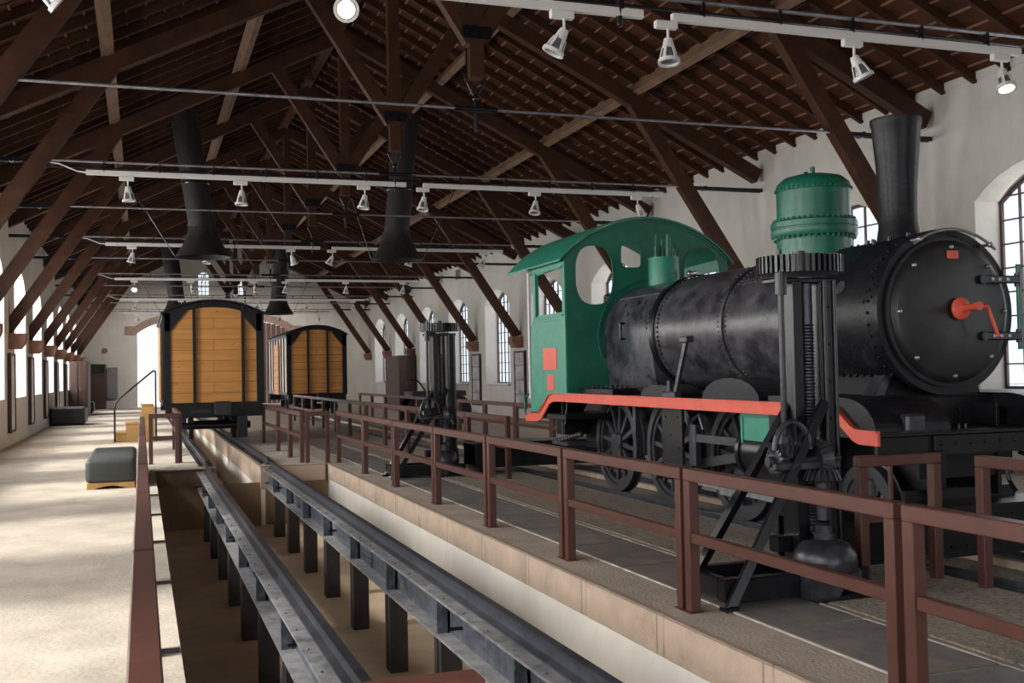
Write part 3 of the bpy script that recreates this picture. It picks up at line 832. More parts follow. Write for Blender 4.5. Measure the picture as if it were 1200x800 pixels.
# rails of the tracks on the ground
def track_rail(x, y0, y1, label, z=.0):
    t = thing('track_rail', (x, (y0+y1)/2, z), label, 'rail', None)
    MB().prism(rail_profile(x, z), y0, y1, 'Y').build('rail', M['rail'], t)
    b = MB(); y = y0+.3
    while y < min(y1, y0+30):
        b.box(x-.13, x-.056, y-.05, y+.05, z, z+.03); b.cyl((x-.09, y, z+.03), (x-.09, y, z+.06), .02, n=6)
        b.box(x+.056, x+.13, y-.05, y+.05, z, z+.03)
        y += .45
    b.build('rail_clips', M['irongrey'], t)['kind'] = 'stuff'
track_rail(1.13, PY1+.1, 62, 'left rail on the ground under the near wagon', .02)
track_rail(2.27, PY1+.1, 62, 'right rail on the ground under the near wagon', .02)
track_rail(6.17, 3, 62, 'near rail under the engine wheels', -.075)
track_rail(7.23, 3, 62, 'far rail under the engine wheels', -.075)

# ================================================================== WHEELS
def spoked_wheel(name, cx, cy, cz, R, face, parent, m, ns=12, w=.11, crank=False):
    """face: -1 = outer side towards -X"""
    b = MB(); x0, x1 = (cx-w/2, cx+w/2)
    g = -face; b.lathe([(R-.09, -g*w/2), (R, -g*w/2), (R, g*w*.36), (R+.022, g*w*.40), (R+.018, g*w/2), (R-.09, g*w/2), (R-.09, -g*w/2)], (cx, cy, cz), 'X', 40)
    b.lathe([(R-.15, -w*.3), (R-.088, -w*.3), (R-.088, w*.3), (R-.15, w*.3), (R-.15, -w*.3)], (cx, cy, cz), 'X', 40)
    b.lathe([(0, -w*.62), (R*.2, -w*.62), (R*.22, -w*.5), (R*.22, w*.5), (0, w*.5)], (cx, cy, cz), 'X', 24)
    for i in range(ns):
        a = 2*PI*i/ns+.12; d = Vector((0, math.cos(a), math.sin(a)))
        c = Vector((cx, cy, cz)); b.bar(c+d*R*.15, c+d*(R-.12), .055, .045, (1, 0, 0))
    if crank: b.bevbox(cx-w*.6, cx+w*.2, cy-.13, cy+.13, cz-.36, cz+.13, .02)
    else: b.bevbox(cx-w*.45, cx+w*.2, cy-.1, cy+.1, cz-.1, cz+.26, .02)
    return b.build(name, m, parent)

# ================================================================== LOCOMOTIVE
LX = 6.7
loco = thing('steam_locomotive', (LX, 10.6, 0), 'black and green steam locomotive with red footplate edge standing on the right track', 'locomotive')
BZ, BR = 2.15, .70
def ring_rivets(b, y, R, n, r=.013, a0=0, a1=2*PI):
    for i in range(n):
        a = a0+(a1-a0)*i/n; b.ball((LX+R*math.cos(a), y, BZ+R*math.sin(a)), r, 6, 4)
def line_rivets(b, y0, y1, ang, R, n, r=.012):
    for i in range(n):
        y = y0+(y1-y0)*i/(n-1); b.ball((LX+R*math.cos(ang), y, BZ+R*math.sin(ang)), r, 6, 4)
# boiler barrel
b = MB()
b.lathe([(BR-.02, 8.75), (BR-.02, 10.28), (BR, 10.28), (BR, 11.93), (BR-.03, 11.93), (BR-.03, 12.05)], (LX, 0, BZ), 'Y', 72)
ring_rivets(b, 10.34, BR+.002, 84); ring_rivets(b, 10.22, BR-.018, 84)
line_rivets(b, 9.1, 10.2, math.radians(138), BR-.018, 26); line_rivets(b, 9.1, 10.2, math.radians(134), BR-.018, 26)
bo = b.build('boiler', M['boiler'], loco)
MB().lathe([(BR+.002, 10.27), (BR+.004, 10.40), (BR-.004, 10.41)], (LX, 0, BZ), 'Y', 72).build('lap_joint', M['boiler'], loco)
MB().lathe([(BR+.015, 11.90), (BR+.03, 11.91), (BR+.03, 12.0), (BR+.015, 12.01)], (LX, 0, BZ), 'Y', 72).build('boiler_band', M['iron'], loco)
b = MB(); ring_rivets(b, 11.80, BR+.004, 80, .016); b.build('rivet_ring', M['iron'], loco)['kind'] = 'stuff'
# firebox wrapper with straight lower sides
b = MB(); n = 28; prof = []
for i in range(n+1):
    a = PI*i/n; prof.append((LX+(BR+.0)*math.cos(a), BZ+(BR)*math.sin(a)))
prof = [(LX+.60, 1.36), (LX+.66, 1.75)]+prof+[(LX-.66, 1.75), (LX-.60, 1.36)]
A = [(p[0], 12.0, p[1]) for p in prof]; B = [(p[0], 13.42, p[1]) for p in prof]; N_ = len(prof)
b.add(A+B, [(i, i+1, N_+i+1, N_+i) for i in range(N_-1)], True); b.add(A, [list(range(N_))]); b.add(B, [list(range(N_))])
for j in range(6):
    for i in range(5): b.ball((LX-.655, 12.2+.26*i, 1.5+.12*j-.02), .012, 6, 4)
for i in range(18): 
    a = PI/2+PI/2*i/18; b.ball((LX+(BR+.004)*math.cos(a), 12.1, BZ+(BR+.004)*math.sin(a)), .014, 6, 4)
for yy, aa in ((12.35, 2.55), (12.55, 2.55), (12.95, 2.55), (12.3, 2.85), (12.75, 2.75)):
    b.cyl((LX+(BR-.01)*math.cos(aa), yy, BZ+(BR-.01)*math.sin(aa)), (LX+(BR+.03)*math.cos(aa), yy, BZ+(BR+.03)*math.sin(aa)), .03, n=10)
b.build('firebox', M['boiler'], loco)
MB().tube([(LX-BR-.01, 12.72, 2.30), (LX-BR-.07, 12.72, 2.30), (LX-BR-.07, 12.72, 2.10), (LX-BR-.01, 12.72, 2.10)], .018, 8).build('firebox_bracket', M['iron'], loco)
MB().tube([(LX+(BR+.01)*math.cos(2.35), 12.1, BZ+(BR+.01)*math.sin(2.35)), (LX+(BR+.01)*math.cos(2.35), 13.3, BZ+(BR+.01)*math.sin(2.35))], .008, 6).build('pipe_seam', M['steel'], loco)
# smokebox
SR = .715
b = MB(); b.lathe([(SR, 7.64), (SR, 8.78), (BR-.02, 8.80)], (LX, 0, BZ), 'Y', 72)
b.lathe([(SR, 7.61), (SR+.016, 7.61), (SR+.016, 7.68), (SR, 7.68)], (LX, 0, BZ), 'Y', 72)
b.lathe([(SR, 7.61), (.1, 7.61)], (LX, 0, BZ), 'Y', 72)
ring_rivets(b, 7.76, SR+.004, 44, .016); ring_rivets(b, 8.70, SR+.004, 60, .012)
for (yy, aa) in ((7.72, 2.95), (7.80, 2.88), (7.72, 2.80), (7.82, 3.0), (7.8, 2.6), (8.2, 2.2)): b.ball((LX+SR*math.cos(aa), yy, BZ+SR*math.sin(aa)), .014, 6, 4)
b.build('smokebox', M['smoke'], loco)
# inspection hole plate
aa = 2.78; c = Vector((LX+SR*math.cos(aa), 8.18, BZ+SR*math.sin(aa))); nrm = Vector((math.cos(aa), 0, math.sin(aa)))
MB().cyl(c-nrm*.01, c+nrm*.012, .065, n=20).build('inspection_plug', M['blackpanel'], loco)
# apron sheet of the saddle
b = MB(); b.prism([(LX-.70, 1.22), (LX+.70, 1.22), (LX+.70, 1.36), (LX+.52, 1.42), (LX+.46, 1.62), (LX-.46, 1.62), (LX-.52, 1.42), (LX-.70, 1.36)], 7.80, 8.7, 'Y')
for i in range(9): b.ball((LX-.48, 7.85+.1*i, 1.60), .018, 6, 4)
for i in range(12): b.ball((LX-.62+.11*i, 7.79, 1.385), .018, 6, 4)
b.build('saddle', M['black'], loco)
MB().add([(LX-.72, 7.75, 1.34), (LX-.72, 8.12, 1.34), (LX-.50, 8.02, 1.62), (LX-.50, 7.80, 1.62), (LX-.60, 7.75, 1.34), (LX-.60, 8.12, 1.34), (LX-.45, 8.02, 1.62), (LX-.45, 7.80, 1.62)],
         [(0, 1, 2, 3), (4, 7, 6, 5), (0, 3, 7, 4), (1, 5, 6, 2), (2, 6, 7, 3), (0, 4, 5, 1)]) if False else None
b = MB(); b.add([(LX-.72, 7.70, 1.40), (LX-.72, 7.90, 1.40), (LX-.57, 7.88, 1.60), (LX-.57, 7.74, 1.60), (LX-.62, 7.70, 1.40), (LX-.62, 7.90, 1.40), (LX-.50, 7.88, 1.60), (LX-.50, 7.74, 1.60)],
     [(0, 1, 2, 3), (4, 7, 6, 5), (0, 3, 7, 4), (1, 5, 6, 2), (2, 6, 7, 3), (0, 4, 5, 1)])
b.build('side_step', M['irongrey'], loco)
# smokebox door
DR = .625
b = MB(); b.lathe([(DR, 7.499), (DR, 7.45), (DR-.02, 7.432), (DR-.06, 7.42), (.50, 7.412), (.44, 7.398), (.22, 7.388), (0, 7.385)], (LX, 0, BZ), 'Y', 72)
b.lathe([(DR+.035, 7.499), (DR+.035, 7.47), (DR, 7.465)], (LX, 0, BZ), 'Y', 72)
dr = b.build('smokebox_door', M['door'], loco)
for i in range(8):
    a = PI/2+2*PI*i/8; b = MB(); b.lathe([(0, -.03), (.014, -.028), (.02, -.015), (.02, 0)], (LX+.565*math.cos(a), 7.425, BZ+.565*math.sin(a)), 'Y', 12)
    b.build('door_bolt', M['steel'], dr)
b = MB(); b.lathe([(.0, 7.30), (.035, 7.30), (.04, 7.32), (.09, 7.335), (.098, 7.345), (.098, 7.36)], (LX+.03, 0, BZ+.02), 'Y', 28)
for i in range(6):
    a = 2*PI*i/6; b.ball((LX+.03+.075*math.cos(a), 7.333, BZ+.02+.075*math.sin(a)), .010, 6, 4)
b.cyl((LX+.03, 7.31, BZ+.02), (LX+.03, 7.16, BZ+.03), .034, .026, 14); b.cyl((LX+.03, 7.17, BZ+.03), (LX+.03, 7.13, BZ+.03), .038, n=12)
b.cyl((LX+.03, 7.24, BZ+.025), (LX+.20, 7.24, BZ+.03), .026, n=10); b.tube([(LX+.20, 7.23, BZ+.04), (LX+.30, 7.22, BZ-.22)], .015, 8)
b.ball((LX+.30, 7.22, BZ-.22), .02)
b.build('door_handle', M['red'], dr)
b = MB(); b.bevbox(LX-.06, LX+.06, 7.395, 7.403, BZ+.46, BZ+.53, .002); b.build('red_number_plate', M['red'], dr)
tag(dr.children[-1], 'small faded red number plate')
for zz, nm in ((.28, 0), (-.22, 1)):
    b = MB(); b.bevbox(LX+.30, LX+.70, 7.36, 7.405, BZ+zz-.035, BZ+zz+.035, .008); b.cyl((LX+.30, 7.362, BZ+zz), (LX+.30, 7.405, BZ+zz), .04, n=14)
    b.cyl((LX+.70, 7.39, BZ+zz-.06), (LX+.70, 7.39, BZ+zz+.06), .028, n=10)
    b.cur = 1
    for dx in (.38, .46, .55): b.bevbox(LX+dx, LX+dx+.028, 7.352, 7.362, BZ+zz-.015, BZ+zz+.015, .003)
    b.build('hinge', [M['iron'], M['steel']], dr)
MB().cyl((LX+.72, 7.40, BZ-.34), (LX+.72, 7.40, BZ+.42), .022, n=10).build('hinge_pin', M['green'], dr)
dr.location.y += .11
# curved handrail over the door
b = MB(); pts = []
for i in range(15):
    a = math.radians(125-75*i/14); pts.append((LX+(SR+.0)*math.cos(a), 7.50, BZ+(SR+.0)*math.sin(a)))
b.tube(pts, .014, 8)
for p in (pts[1], pts[-2]): b.cyl(p, (p[0], 7.62, p[2]), .014, n=8); b.ball(p, .026)
b.build('curved_handrail', M['steel'], loco)
# chimney
b = MB(); b.lathe([(.215, 2.76), (.195, 2.90), (.178, 3.0), (.172, 3.12), (.178, 3.35), (.195, 3.6), (.222, 3.92), (.234, 3.95), (.234, 3.995), (.215, 4.0), (.19, 3.7), (.16, 3.3)], (LX+.02, 8.22, 0), n=48)
b.build('chimney', M['smoke'], loco)
b = MB()
for i in range(10):
    a = 2*PI*i/10; b.cyl((LX+.26*math.cos(a), 8.22+.26*math.sin(a), 2.78), (LX+.26*math.cos(a), 8.22+.26*math.sin(a), BZ+math.sqrt(SR**2-(.26*math.cos(a))**2)+.035), .018, n=6)
b.build('chimney_bolts', M['iron'], loco)
# dome
b = MB(); DX, DY = LX+.0, 9.52
b.lathe([(.385, 2.65), (.385, 3.03), (.43, 3.04), (.443, 3.06), (.443, 3.115), (.43, 3.12), (.43, 3.135), (.443, 3.14), (.443, 3.195), (.43, 3.21), (.378, 3.22), (.378, 3.52), (.388, 3.53), (.388, 3.56), (.37, 3.61), (.30, 3.67), (.18, 3.70), (0, 3.71)], (DX, DY, 0), n=56)
for i in range(44):
    a = 2*PI*i/44; c_, s_ = math.cos(a), math.sin(a)
    b.ball((DX+.390*c_, DY+.390*s_, 3.545), .014, 6, 4); b.cyl((DX+.410*c_, DY+.410*s_, 3.2), (DX+.410*c_, DY+.410*s_, 3.235), .016, n=6); b.cyl((DX+.410*c_, DY+.410*s_, 3.015), (DX+.410*c_, DY+.410*s_, 3.05), .016, n=6)
b.cyl((DX, DY, 3.70), (DX, DY, 3.79), .028, n=10); b.ball((DX-.15, DY-.1, 3.69), .03); b.ball((DX+.14, DY-.05, 3.69), .03)
b.build('steam_dome', M['green'], loco)
# safety-valve turret with whistle
b = MB(); TYY = 12.95
b.lathe([(.205, 2.72), (.205, 3.17), (.21, 3.18), (.21, 3.20), (0, 3.20)], (LX, TYY, 0), n=36)
tu = b.build('turret', M['greenl'], loco)
b = MB()
for dx, dy, h in ((-.1, 0, .16), (0, .03, .20), (.1, -.02, .15), (.02, -.1, .26)):
    b.cyl((LX+dx, TYY+dy, 3.2), (LX+dx, TYY+dy, 3.2+h), .036, n=12); b.cyl((LX+dx, TYY+dy, 3.2+h), (LX+dx, TYY+dy, 3.2+h+.05), .02, n=8)
b.cyl((LX-.16, TYY-.1, 3.2), (LX-.16, TYY-.1, 3.50), .012, n=6)
b.build('safety_valves', M['green'], tu)
b = MB(); b.tube([(LX+.28, 12.75, 2.82), (LX+.28, 12.75, 2.96), (LX+.36, 12.68, 2.98)], .03, 8); b.ball((LX+.28, 12.75, 2.97), .045); b.build('steam_valve', M['steel'], loco)
b = MB(); b.tube([(LX+.40, 12.3, 2.74), (LX+.40, 12.3, 2.88), (LX+.46, 12.3, 2.80)], .02, 8); b.build('steam_valve', M['white'], loco)
# cab
CX0, CX1, CY0, CY1 = 5.45, 7.95, 13.42, 14.75
hw = (CX1-CX0)/2; zs, zt = 3.27, 3.79; h = zt-zs; R = (hw*hw+h*h)/(2*h); aa = math.asin(hw/R)
out = [(CX0, 1.37), (CX1, 1.37)]
for i in range(25):
    t_ = aa-2*aa*i/24; out.append((LX+R*math.sin(t_), zt-R+R*math.cos(t_)))
holes = [sup(5.87, 3.00, .285, .41, 2.7), sup(7.53, 3.00, .285, .41, 2.7), sup(6.43, 3.27, .16, .165, 5), sup(6.97, 3.27, .16, .165, 5)]
cab = plate('cab_front', out, holes, .03, M['green'], 'XZ', CY0, parent=loco)
for hl in holes:
    b = MB()
    for p, q in zip(hl, hl[1:]+hl[:1]): b.bar((p[0], CY0-.02, p[1]), (q[0], CY0-.02, q[1]), .012, .022, (0, 1, 0), ext=.004)
    b.build('window_beading', M['green'], cab)
b = MB()
for p, q in zip(out[2:-1], out[3:]): b.bar((p[0], CY0-.02, p[1]-.03), (q[0], CY0-.02, q[1]-.03), .015, .03, (0, 1, 0))
b.build('edge_beading', M['green'], cab); b = MB()
prv = None
for i in range(21):
    a = -.35+(PI+.7)*i/20; p = (LX+.79*math.cos(a), CY0-.025, BZ+.79*math.sin(a))
    if prv: b.bar(prv, p, .02, .05, (0, 1, 0))
    prv = p
b.build('boiler_collar', M['green'], cab)
# left and right side sheets with window and curved rear edge
def side_poly():
    y0, y1 = CY0, CY1
    return [(y0, 1.37), (14.1, 1.37), (14.55, 1.12), (14.83, 1.10), (14.80, 1.5), (14.78, 2.35), (14.70, 2.42), (14.66, 2.48), (14.66, 3.24), (y0, 3.27)]
for xs, nm in ((CX0, 'left'), (CX1, 'right')):
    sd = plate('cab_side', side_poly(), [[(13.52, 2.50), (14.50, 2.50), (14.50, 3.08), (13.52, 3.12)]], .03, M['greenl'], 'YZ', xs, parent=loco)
    b = MB(); sx = -1 if nm == 'left' else 1
    for (p, q) in (((13.50, 2.46), (14.54, 2.46)), ((14.52, 2.46), (14.52, 3.12)), ((13.50, 3.12), (14.54, 3.12))):
        b.bar((xs+sx*.02, *p), (xs+sx*.02, *q), .03, .03, (1, 0, 0), ext=.012)
    b.build('side_beading', M['greenl'], sd); b = MB()
    for i in range(14): b.ball((xs+sx*.016, 13.5+.09*i, 2.40), .008, 6, 4)
    for i in range(12): b.ball((xs+sx*.016, 14.3+.02*i*(i > 6), 1.45+.075*i), .007, 6, 4)
    b.build('rivets', M['greenl'], sd)['kind'] = 'stuff'
    if nm == 'left':
        p1 = MB().bevbox(xs-.024, xs-.015, 13.75, 14.27, 1.72, 2.02, .002).build('red_square_plate', M['red'], sd)
        MB().bevbox(xs-.024, xs-.015, 13.87, 14.13, 1.43, 1.65, .002).build('red_small_plate', M['red'], sd)
    MB().cyl((xs, 14.88, 1.30), (xs, 14.88, 3.15), .02, n=8).build('grab_rail', M['white'], sd)
# cab roof
b = MB(); n = 24; pr = []
for i in range(n+1):
    t_ = aa*1.09-2*aa*1.09*i/n; pr.append((LX+(R+.012)*math.sin(t_), zt-R+(R+.012)*math.cos(t_)))
    
A = [(p[0], CY0-.04, p[1]) for p in pr]; B = [(p[0], 15.55, p[1]) for p in pr]
A2 = [(p[0], CY0-.04, p[1]+.025) for p in pr]; B2 = [(p[0], 15.55, p[1]+.025) for p in pr]; m_ = n+1
b.add(A+B, [(i, i+1, m_+i+1, m_+i) for i in range(n)], True); b.add(A2+B2, [(i, i+1, m_+i+1, m_+i) for i in range(n)], True)
b.add(A+A2, [(i, i+1, m_+i+1, m_+i) for i in range(n)]); b.add(B+B2, [(i, i+1, m_+i+1, m_+i) for i in range(n)])
b.add([A[0], B[0], B2[0], A2[0]], [(0, 1, 2, 3)]); b.add([A[-1], B[-1], B2[-1], A2[-1]], [(0, 1, 2, 3)])
for i in range(22): b.ball((pr[-1][0]+.02, 13.5+.095*i, pr[-1][1]+.035), .008, 6, 4)
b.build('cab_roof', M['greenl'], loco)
MB().bar((CX0+.02, CY0, 3.17), (CX0+.02, 14.9, 3.17), .04, .10).build('roof_bracket', M['green'], loco)
b = MB(); b.bevbox(CX0+.04, LX-.62, 14.2, 14.26, 1.4, 2.3, .01); b.bevbox(LX-.62, LX+.62, 13.46, 13.6, 1.4, 2.75, .03); b.build('backhead', M['black'], loco)
MB().tube([(5.42, 15.05, 1.05), (5.42, 15.05, 1.30), (5.42, 14.9, 1.36)], .02, 8).build('rear_bracket', M['green'], loco)
b = MB(); b.bevbox(CX0+.03, CX1-.03, 13.6, 15.0, 1.02, 1.10, .01); b.bevbox(LX-.8, LX+.8, 14.7, 15.0, .75, 1.02, .01); b.build('cab_floor', M['black'], loco)
# footplate with red valance following the profile (y, z of the top)
prof = [(6.97, 1.16), (7.22, 1.165), (7.29, 1.19), (7.38, 1.255), (7.47, 1.32), (7.54, 1.348), (7.66, 1.36), (13.75, 1.38), (13.95, 1.375), (14.10, 1.34), (14.28, 1.22), (14.42, 1.12), (14.55, 1.08), (15.10, 1.06)]
b = MB()
for (p, q) in zip(prof[:-1], prof[1:]):
    for xa, xb in ((5.46, LX-.60), (LX+.60, 7.94)):
        b.add([(xa, p[0], p[1]), (xb, p[0], p[1]), (xb, q[0], q[1]), (xa, q[0], q[1]), (xa, p[0], p[1]-.012), (xb, p[0], p[1]-.012), (xb, q[0], q[1]-.012), (xa, q[0], q[1]-.012)],
              [(0,1,2,3), (4,7,6,5), (0,4,5,1), (3,2,6,7), (0,3,7,4), (1,5,6,2)])
b.build('footplate', M['black'], loco)
for xs in (5.45, 7.95):
    b = MB()
    for (p, q) in zip(prof[:-1], prof[1:]):
        for (dx0, dx1, za, zb) in ((-.012, .012, -.105, .004), (-.035, .012, .004, .016)):
            b.add([(xs+dx0, p[0], p[1]+za), (xs+dx1, p[0], p[1]+za), (xs+dx1, q[0], q[1]+za), (xs+dx0, q[0], q[1]+za), (xs+dx0, p[0], p[1]+zb), (xs+dx1, p[0], p[1]+zb), (xs+dx1, q[0], q[1]+zb), (xs+dx0, q[0], q[1]+zb)],
                  [(0,3,2,1), (4,5,6,7), (0,1,5,4), (1,2,6,5), (2,3,7,6), (3,0,4,7)])
    b.build('red_valance', M['red'], loco)
# front apron and curved casings over the cylinders
b = MB(); b.bevbox(5.46, 7.94, 6.97, 7.8, 1.125, 1.15, .004); b.bevbox(6.2, 7.2, 7.72, 7.80, 1.14, 1.40, .004); b.bevbox(6.0, 7.4, 7.70, 7.82, 1.40, 1.415, .004); b.build('front_platform', M['black'], loco)
for s_ in (-1, 1):
    b = MB(); pts = []
    for i in range(13):
        a = PI/2*i/12; pts.append((7.03+.42*(1-math.cos(a)), 1.16+.27*math.sin(a)))
    pts = pts+[(8.55, 1.43), (8.55, 1.10), (7.03, 1.10)]
    xa, xb = sorted((LX+s_*.50, LX+s_*1.232)); b.prism(pts, xa, xb, 'X'); b.build('steam_chest_cover', M['smoke'], loco)
b = MB(); b.bevbox(5.74, 5.93, 6.99, 7.12, 1.15, 1.30, .02); b.box(5.66, 5.99, 6.98, 7.15, 1.15, 1.165); b.build('lamp_bracket', M['irongrey'], loco)
b = MB()
for xx in (6.15, 6.24, 6.33, 6.43, 6.5): b.cyl((xx, 7.2, 1.15), (xx, 7.2, 1.19), .016, n=6)
b.tube([(6.52, 7.3, 1.16), (6.52, 7.28, 1.27), (6.48, 7.27, 1.34)], .012, 6); b.build('platform_studs', M['iron'], loco)
# buffer beam
b = MB(); b.bevbox(6.0, 7.94, 6.99, 7.05, .98, 1.12, .004); b.bevbox(5.47, 6.0, 7.02, 7.06, .97, 1.12, .004); b.bevbox(5.99, 6.08, 6.96, 7.04, .70, 1.0, .004); b.box(6.0, 7.94, 6.98, 7.0, .965, .985)
for i in range(13): b.ball((6.06+.15*i, 6.995, 1.055), .02, 8, 5)
b.box(5.95, 6.25, 6.93, 7.04, .685, .70)
b.box(6.2, 7.2, 7.42, 7.46, .72, 1.12); b.build('buffer_beam', M['black'], loco)
b = MB(); b.bevbox(6.12, 7.3, 7.50, 7.56, .50, .62, .004); b.tube([(6.62, 6.99, .86), (6.60, 6.88, .88), (6.60, 6.84, .75), (6.66, 6.84, .66)], .02, 8)
b.tube([(6.86, 6.99, .95), (6.84, 6.84, .93), (6.9, 6.80, .8)], .02, 8)
b.build('coupling', M['iron'], loco)
# frames
for xs in (6.36, 7.04):
    MB().bevbox(xs-.02, xs+.02, 7.4, 14.9, .55, 1.34, .004).build('side_frame', M['black'], loco)
b = MB(); b.box(6.40, 7.0, 9.5, 9.55, .6, 1.3); b.box(6.4, 7.0, 11.0, 11.05, .6, 1.3); b.box(6.4, 7.0, 12.4, 13.2, .55, 1.36); b.build('ashpan', M['blackpanel'], loco)
# wheels
for xs, fc, sd in ((6.16, -1, 'l'), (7.24, 1, 'r')):
    for yy in (13.32, 11.72, 10.12):
        w_ = spoked_wheel('driving_wheel', xs, yy, .70, .65, fc, loco, M['rim'], 12, .12, crank=True)
    spoked_wheel('leading_wheel', xs, 8.02, .43, .38, fc, loco, M['rim'], 9, .11)
for yy, zz in ((13.32, .70), (11.72, .70), (10.12, .70), (8.02, .43)): MB().cyl((6.16, yy, zz), (7.24, yy, zz), .065, n=12).build('axle', M['iron'], loco)
# rods and motion
for sx in (-1, 1):
    X = lambda d: LX+sx*d
    b = MB()
    zc = .70-.24
    b.bar((X(.70), 10.12, zc), (X(.70), 13.32, zc), .035, .085)
    for yy in (10.12, 11.72, 13.32): b.cyl((X(.66), yy, zc), (X(.77), yy, zc), .085, n=16); b.cyl((X(.77), yy, zc), (X(.80), yy, zc), .045, n=12)
    b.build('coupling_rod', M['rim'], loco)
    b = MB(); b.bar((X(.92), 9.2, .93), (X(.92), 10.55, .93), .05, .085); b.bevbox(min(X(.88), X(.96)), max(X(.88), X(.96)), 10.45, 10.6, .62, 1.08, .01); b.build('slide_bar', M['rim'], loco)
    b = MB(); b.bar((X(.80), 9.4, .82), (X(.80), 11.72, zc), .04, .10); b.cyl((X(.76), 11.72, zc), (X(.84), 11.72, zc), .10, n=16); b.build('connecting_rod', M['rim'], loco)
    b = MB(); b.bar((X(.84), 9.0, .40), (X(.84), 10.6, .44), .05, .08); b.bevbox(min(X(.80), X(.88)), max(X(.80), X(.88)), 9.85, 10.1, .34, .56, .01); b.build('lower_guide', M['steel'], loco)
    b = MB(); b.bar((X(.9), 10.66, 1.15), (X(.9), 10.62, .45), .04, .05); b.bar((X(.95), 10.55, 1.12), (X(.9), 10.66, .55), .03, .04); b.tube([(X(.9), 10.6, 1.12), (X(.9), 10.45, 1.18), (X(.9), 10.36, 1.02)], .02, 6)
    b.build('valve_gear', M['rim'], loco)
    MB().bar((X(.78), 12.3, 1.3), (X(.78), 12.3, .9), .05, .08).build('spring_hanger', M['rim'], loco)
    # dark motion plate between second and third wheel
    b = MB(); b.bevbox(min(X(.98), X(1.02)), max(X(.98), X(1.02)), 10.64, 11.12, .62, 1.27, .006)
    for yy, zz in ((10.72, 1.15), (11.02, 1.15), (10.72, .8), (10.9, .95)): b.ball((X(1.02), yy, zz), .014, 6, 4)
    b.build('motion_plate', M['black'], loco)
    # cylinder (green lagging)
    b = MB(); b.cyl((X(.86), 8.62, .86), (X(.86), 9.25, .86), .27, n=28); b.cyl((X(.86), 8.56, .86), (X(.86), 8.62, .86), .29, n=28); b.cyl((X(.86), 9.25, .86), (X(.86), 9.31, .86), .29, n=28)
    cy = b.build('cylinder', M['iron'], loco)
    xa, xb = sorted((X(.62), X(1.10)))
    b = MB(); b.prism([(xa, 1.24), (xb, 1.24), (xb, .93), (X(.86), .52), (xa, .93)] if sx > 0 else [(xa, 1.24), (xb, 1.24), (xb, .93), (X(.86), .52), (xa, .93)], 8.55, 9.22, 'Y')
    for p in ((8.55, .93), (9.22, .93)): pass
    b.bevbox(X(1.10)-.012, X(1.10)+.012, 8.52, 9.25, 1.21, 1.26, .003); b.bevbox(X(1.10)-.012, X(1.10)+.012, 9.21, 9.25, .9, 1.22, .003)
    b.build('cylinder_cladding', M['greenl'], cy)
    # splashers
    for yy, rr, wd in ((9.55, .335, .5), (11.15, .22, .45)):
        pts = []
        for i in range(17):
            a = PI*i/16; pts.append((yy+(rr+.22)*math.cos(a), 1.37+rr*.66*math.sin(a)))
        xa, xb = sorted((X(.70), X(1.05))); b = MB(); b.prism(pts, xa, xb, 'X'); b.build('splasher', M['smoke'], loco)
    b = MB(); b.bevbox(*sorted((X(.75), X(1.1))), 12.3, 13.35, 1.38, 1.46, .01); 
    for i in range(8): b.cyl((X(.95), 12.2+.15*i, 1.46), (X(.95), 12.2+.15*i, 1.50), .02, n=6)
    b.build('running_board_box', M['smoke'], loco)
    # reversing lever standard
    b = MB(); b.bar((X(1.05), 10.72, 1.38), (X(1.05), 10.42, 2.02), .035, .06); b.bevbox(min(X(1.0), X(1.1)), max(X(1.0), X(1.1)), 10.34, 10.50, 1.98, 2.05, .01)
    b.bevbox(min(X(1.0), X(1.1)), max(X(1.0), X(1.1)), 10.65, 10.95, 1.37, 1.44, .01); b.cyl((X(1.05), 10.85, 1.4), (X(1.05), 10.85, 1.56), .03, n=8)
    b.build('sanding_lever', M['rim'], loco)
    # hangers and steps beneath cab
    b = MB(); b.bar((X(1.1), 14.0, 1.3), (X(1.1), 14.0, .8), .02, .03); b.bar((X(1.1), 13.8, 1.3), (X(1.1), 13.9, .95), .02, .03); b.box(*sorted((X(.75), X(1.15))), 13.7, 14.3, .66, .70)
    for i in range(8): b.ball((X(1.0), 13.6+.12*i, .82-.02*i), .05, 8, 6, (1, 1, .8))
    b.build('injector', M['rim'], loco)
    # handrail along the boiler
    b = MB(); a_ = math.radians(153)
    if sx > 0: a_ = math.radians(27)
    b.cyl((LX+(BR+.02)*math.cos(a_), 9.05, BZ+(BR+.02)*math.sin(a_)), (LX+(BR+.06)*math.cos(a_), 9.05, BZ+(BR+.06)*math.sin(a_)), .03, n=10)
    b.build('washout_plug', M['iron'], loco)

